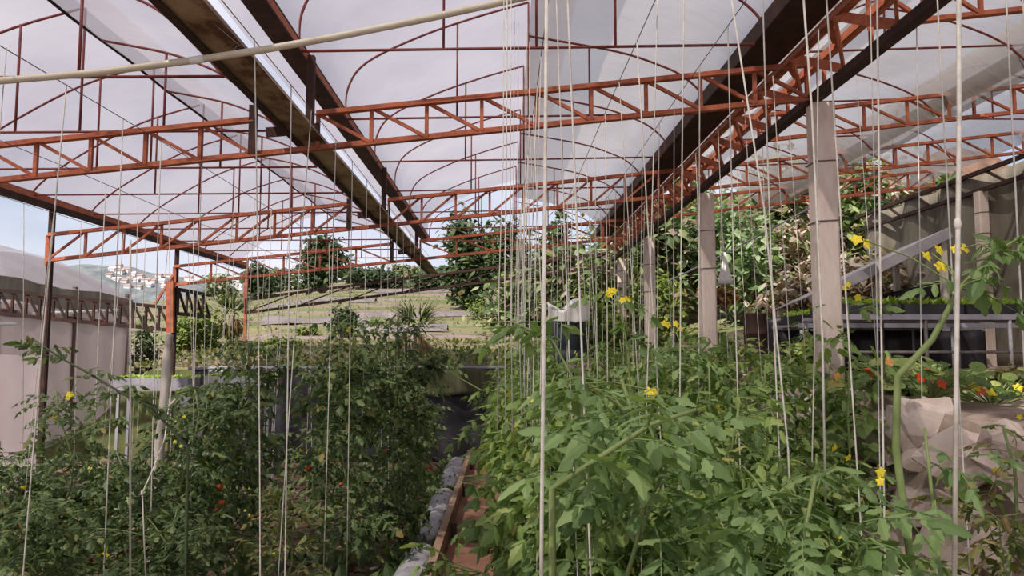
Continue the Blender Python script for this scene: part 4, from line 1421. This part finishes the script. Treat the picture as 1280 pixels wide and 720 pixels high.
for i, (px, py, d) in enumerate(TOPS):
    tree(px, d, py, 30, 150, .55, 'treeleaf' if i % 2 else 'bankleaf', 'hazy bush in the hedge along the top of the field, %s along it' % ORD[i], 500 + i, 'bush', 'bush', .05)
for i, (px, py, d, w_, lab) in enumerate(((470, 392, 18, 14, 'small shrub in the middle of the field, between the planted beds'), (385, 402, 16, 16, 'small shrub low on the field, above the rail'),
                                    (600, 368, 20, 16, 'small shrub on the field beside the string bundle'), (335, 424, 12.4, 18, 'small yellow green shrub right above the pale rail'), (570, 436, 12.2, 16, 'small shrub on the grass right above the black tarp'))):
    tree(px, d, py, w_, 130, .13, 'bushleaf', lab, 520 + i, 'bush', 'bush', .05)
# spiky palm on the field edge, partly brown
def palm(px, d, py, w, lab, seed, n=26, brown=True, mat='bushleaf'):
    rnd = random.Random(seed)
    top = P(px, py, d)
    zb = hill_z(top.x, d)
    b = V((top.x, d, zb - .02))
    t = thing('fan_palm', lab, 'palm', b, 'palms at the field edge')
    hd = V((top.x, d, top.z - w * .55))
    MB().tube([b, b.lerp(hd, .5), hd], [.07, .06, .05], 8).build('trunk', 'bark', t, True)
    for part in range(2):
        mb = MB()
        for k in range(n):
            az = rnd.uniform(0, 6.28)
            el = rnd.uniform(.1, 1.3) if part == 0 else rnd.uniform(-1.4, -.3)
            dd = V((math.cos(az) * math.cos(el), math.sin(az) * math.cos(el), math.sin(el)))
            o = hd + dd * w * .25
            for q in range(7):
                ee = dd + V((rnd.uniform(-.35, .35), rnd.uniform(-.35, .35), rnd.uniform(-.35, .35)))
                mb.leaflet(o, ee, V((0, 0, 1)), w * rnd.uniform(.35, .55), .03, rnd, False, .4)
        mb.build('fronds' if part == 0 else 'dead_fronds', mat if part == 0 else 'deadfrond', t)


palm(522, 12.6, 378, .85, 'fan palm with brown dead skirt at the field edge, beyond the tall pair', 301)
palm(290, 13.6, 368, .7, 'dark palm beside the orange eave post', 302, mat='treeleaf')
# plastic mulch rows on the field
for i, (px0, py0, px1, py1, d) in enumerate(((330, 372, 470, 362, 27), (440, 385, 620, 372, 21), (330, 394, 470, 386, 19), (450, 402, 560, 396, 16.5), (460, 352, 620, 342, 32))):
    a, b = P(px0, py0, d), P(px1, py1, d)
    za = lambda x: hill_z(x, d)
    def bed(u, v, a=a, b=b, d=d):
        x = a.x + (b.x - a.x) * u
        y = d - .3 + .6 * v + .12 * noise.noise(V((x * .9, d, 0)))
        return (x, y, hill_z(x, y) + .02 + (.13 + .07 * noise.noise(V((x * 1.3, v * 2, d)))) * math.sin(math.pi * v))
    o = MB().grid(bed, 50, 8).build('mulch_bed', 'mulch', smooth=True)
    tag(o, 'long raised bed under pale plastic on the field, %s from the tarp' % ORD[[3, 2, 1, 0, 4][i]], 'garden bed', 'plastic covered beds on the field')

# ============================================================ light and sky
w = bpy.data.worlds.new('sky')
bpy.context.scene.world = w
w.use_nodes = True
nt = w.node_tree
N, L = nt.nodes, nt.links
for n in list(N):
    N.remove(n)
out = N.new('ShaderNodeOutputWorld')
bg = N.new('ShaderNodeBackground')
sky = N.new('ShaderNodeTexSky')
sky.sky_type = 'NISHITA'
sky.sun_disc = False
sky.sun_elevation = math.radians(52)
sky.sun_rotation = math.radians(215)
sky.altitude = 800
sky.air_density = 1.0
sky.dust_density = 2.0
tc = N.new('ShaderNodeTexCoord')
mp = N.new('ShaderNodeMapping')
mp.inputs['Scale'].default_value = (1, 1, 2.6)
nz = N.new('ShaderNodeTexNoise')
nz.inputs['Scale'].default_value = 2.4
nz.inputs['Detail'].default_value = 7
rp = ramp(N, [(.38, (.4, .4, .4)), (.64, (1, 1, 1))])
mx = N.new('ShaderNodeMix')
mx.data_type = 'RGBA'
mx.inputs[7].default_value = (7.4, 7.3, 8.3, 1)
L.new(tc.outputs['Generated'], mp.inputs[0])
L.new(mp.outputs[0], nz.inputs['Vector'])
L.new(nz.outputs['Fac'], rp.inputs[0])
L.new(rp.outputs[0], mx.inputs[0])
L.new(sky.outputs[0], mx.inputs[6])
L.new(mx.outputs[2], bg.inputs[0])
bg.inputs[1].default_value = .115
L.new(bg.outputs[0], out.inputs[0])

sd = bpy.data.lights.new('sun', 'SUN')
sd.energy = 5.8
sd.angle = math.radians(1.2)
sd.color = (1, .93, .84)
so = bpy.data.objects.new('sun', sd)
C.objects.link(so)
# light comes from behind the camera, high and a little from the left
dirv = V((.50, .62, -1.05)).normalized()
so.rotation_euler = dirv.to_track_quat('-Z', 'Y').to_euler()

vs = bpy.context.scene.view_settings
vs.view_transform = 'Standard'
vs.look = 'None'
vs.gamma = 1
vs.use_curve_mapping = False
vs.exposure = .12
bpy.context.scene.cycles.max_bounces = 8
bpy.context.scene.cycles.transmission_bounces = 6
bpy.context.scene.cycles.transparent_max_bounces = 12
bpy.context.scene.cycles.diffuse_bounces = 4
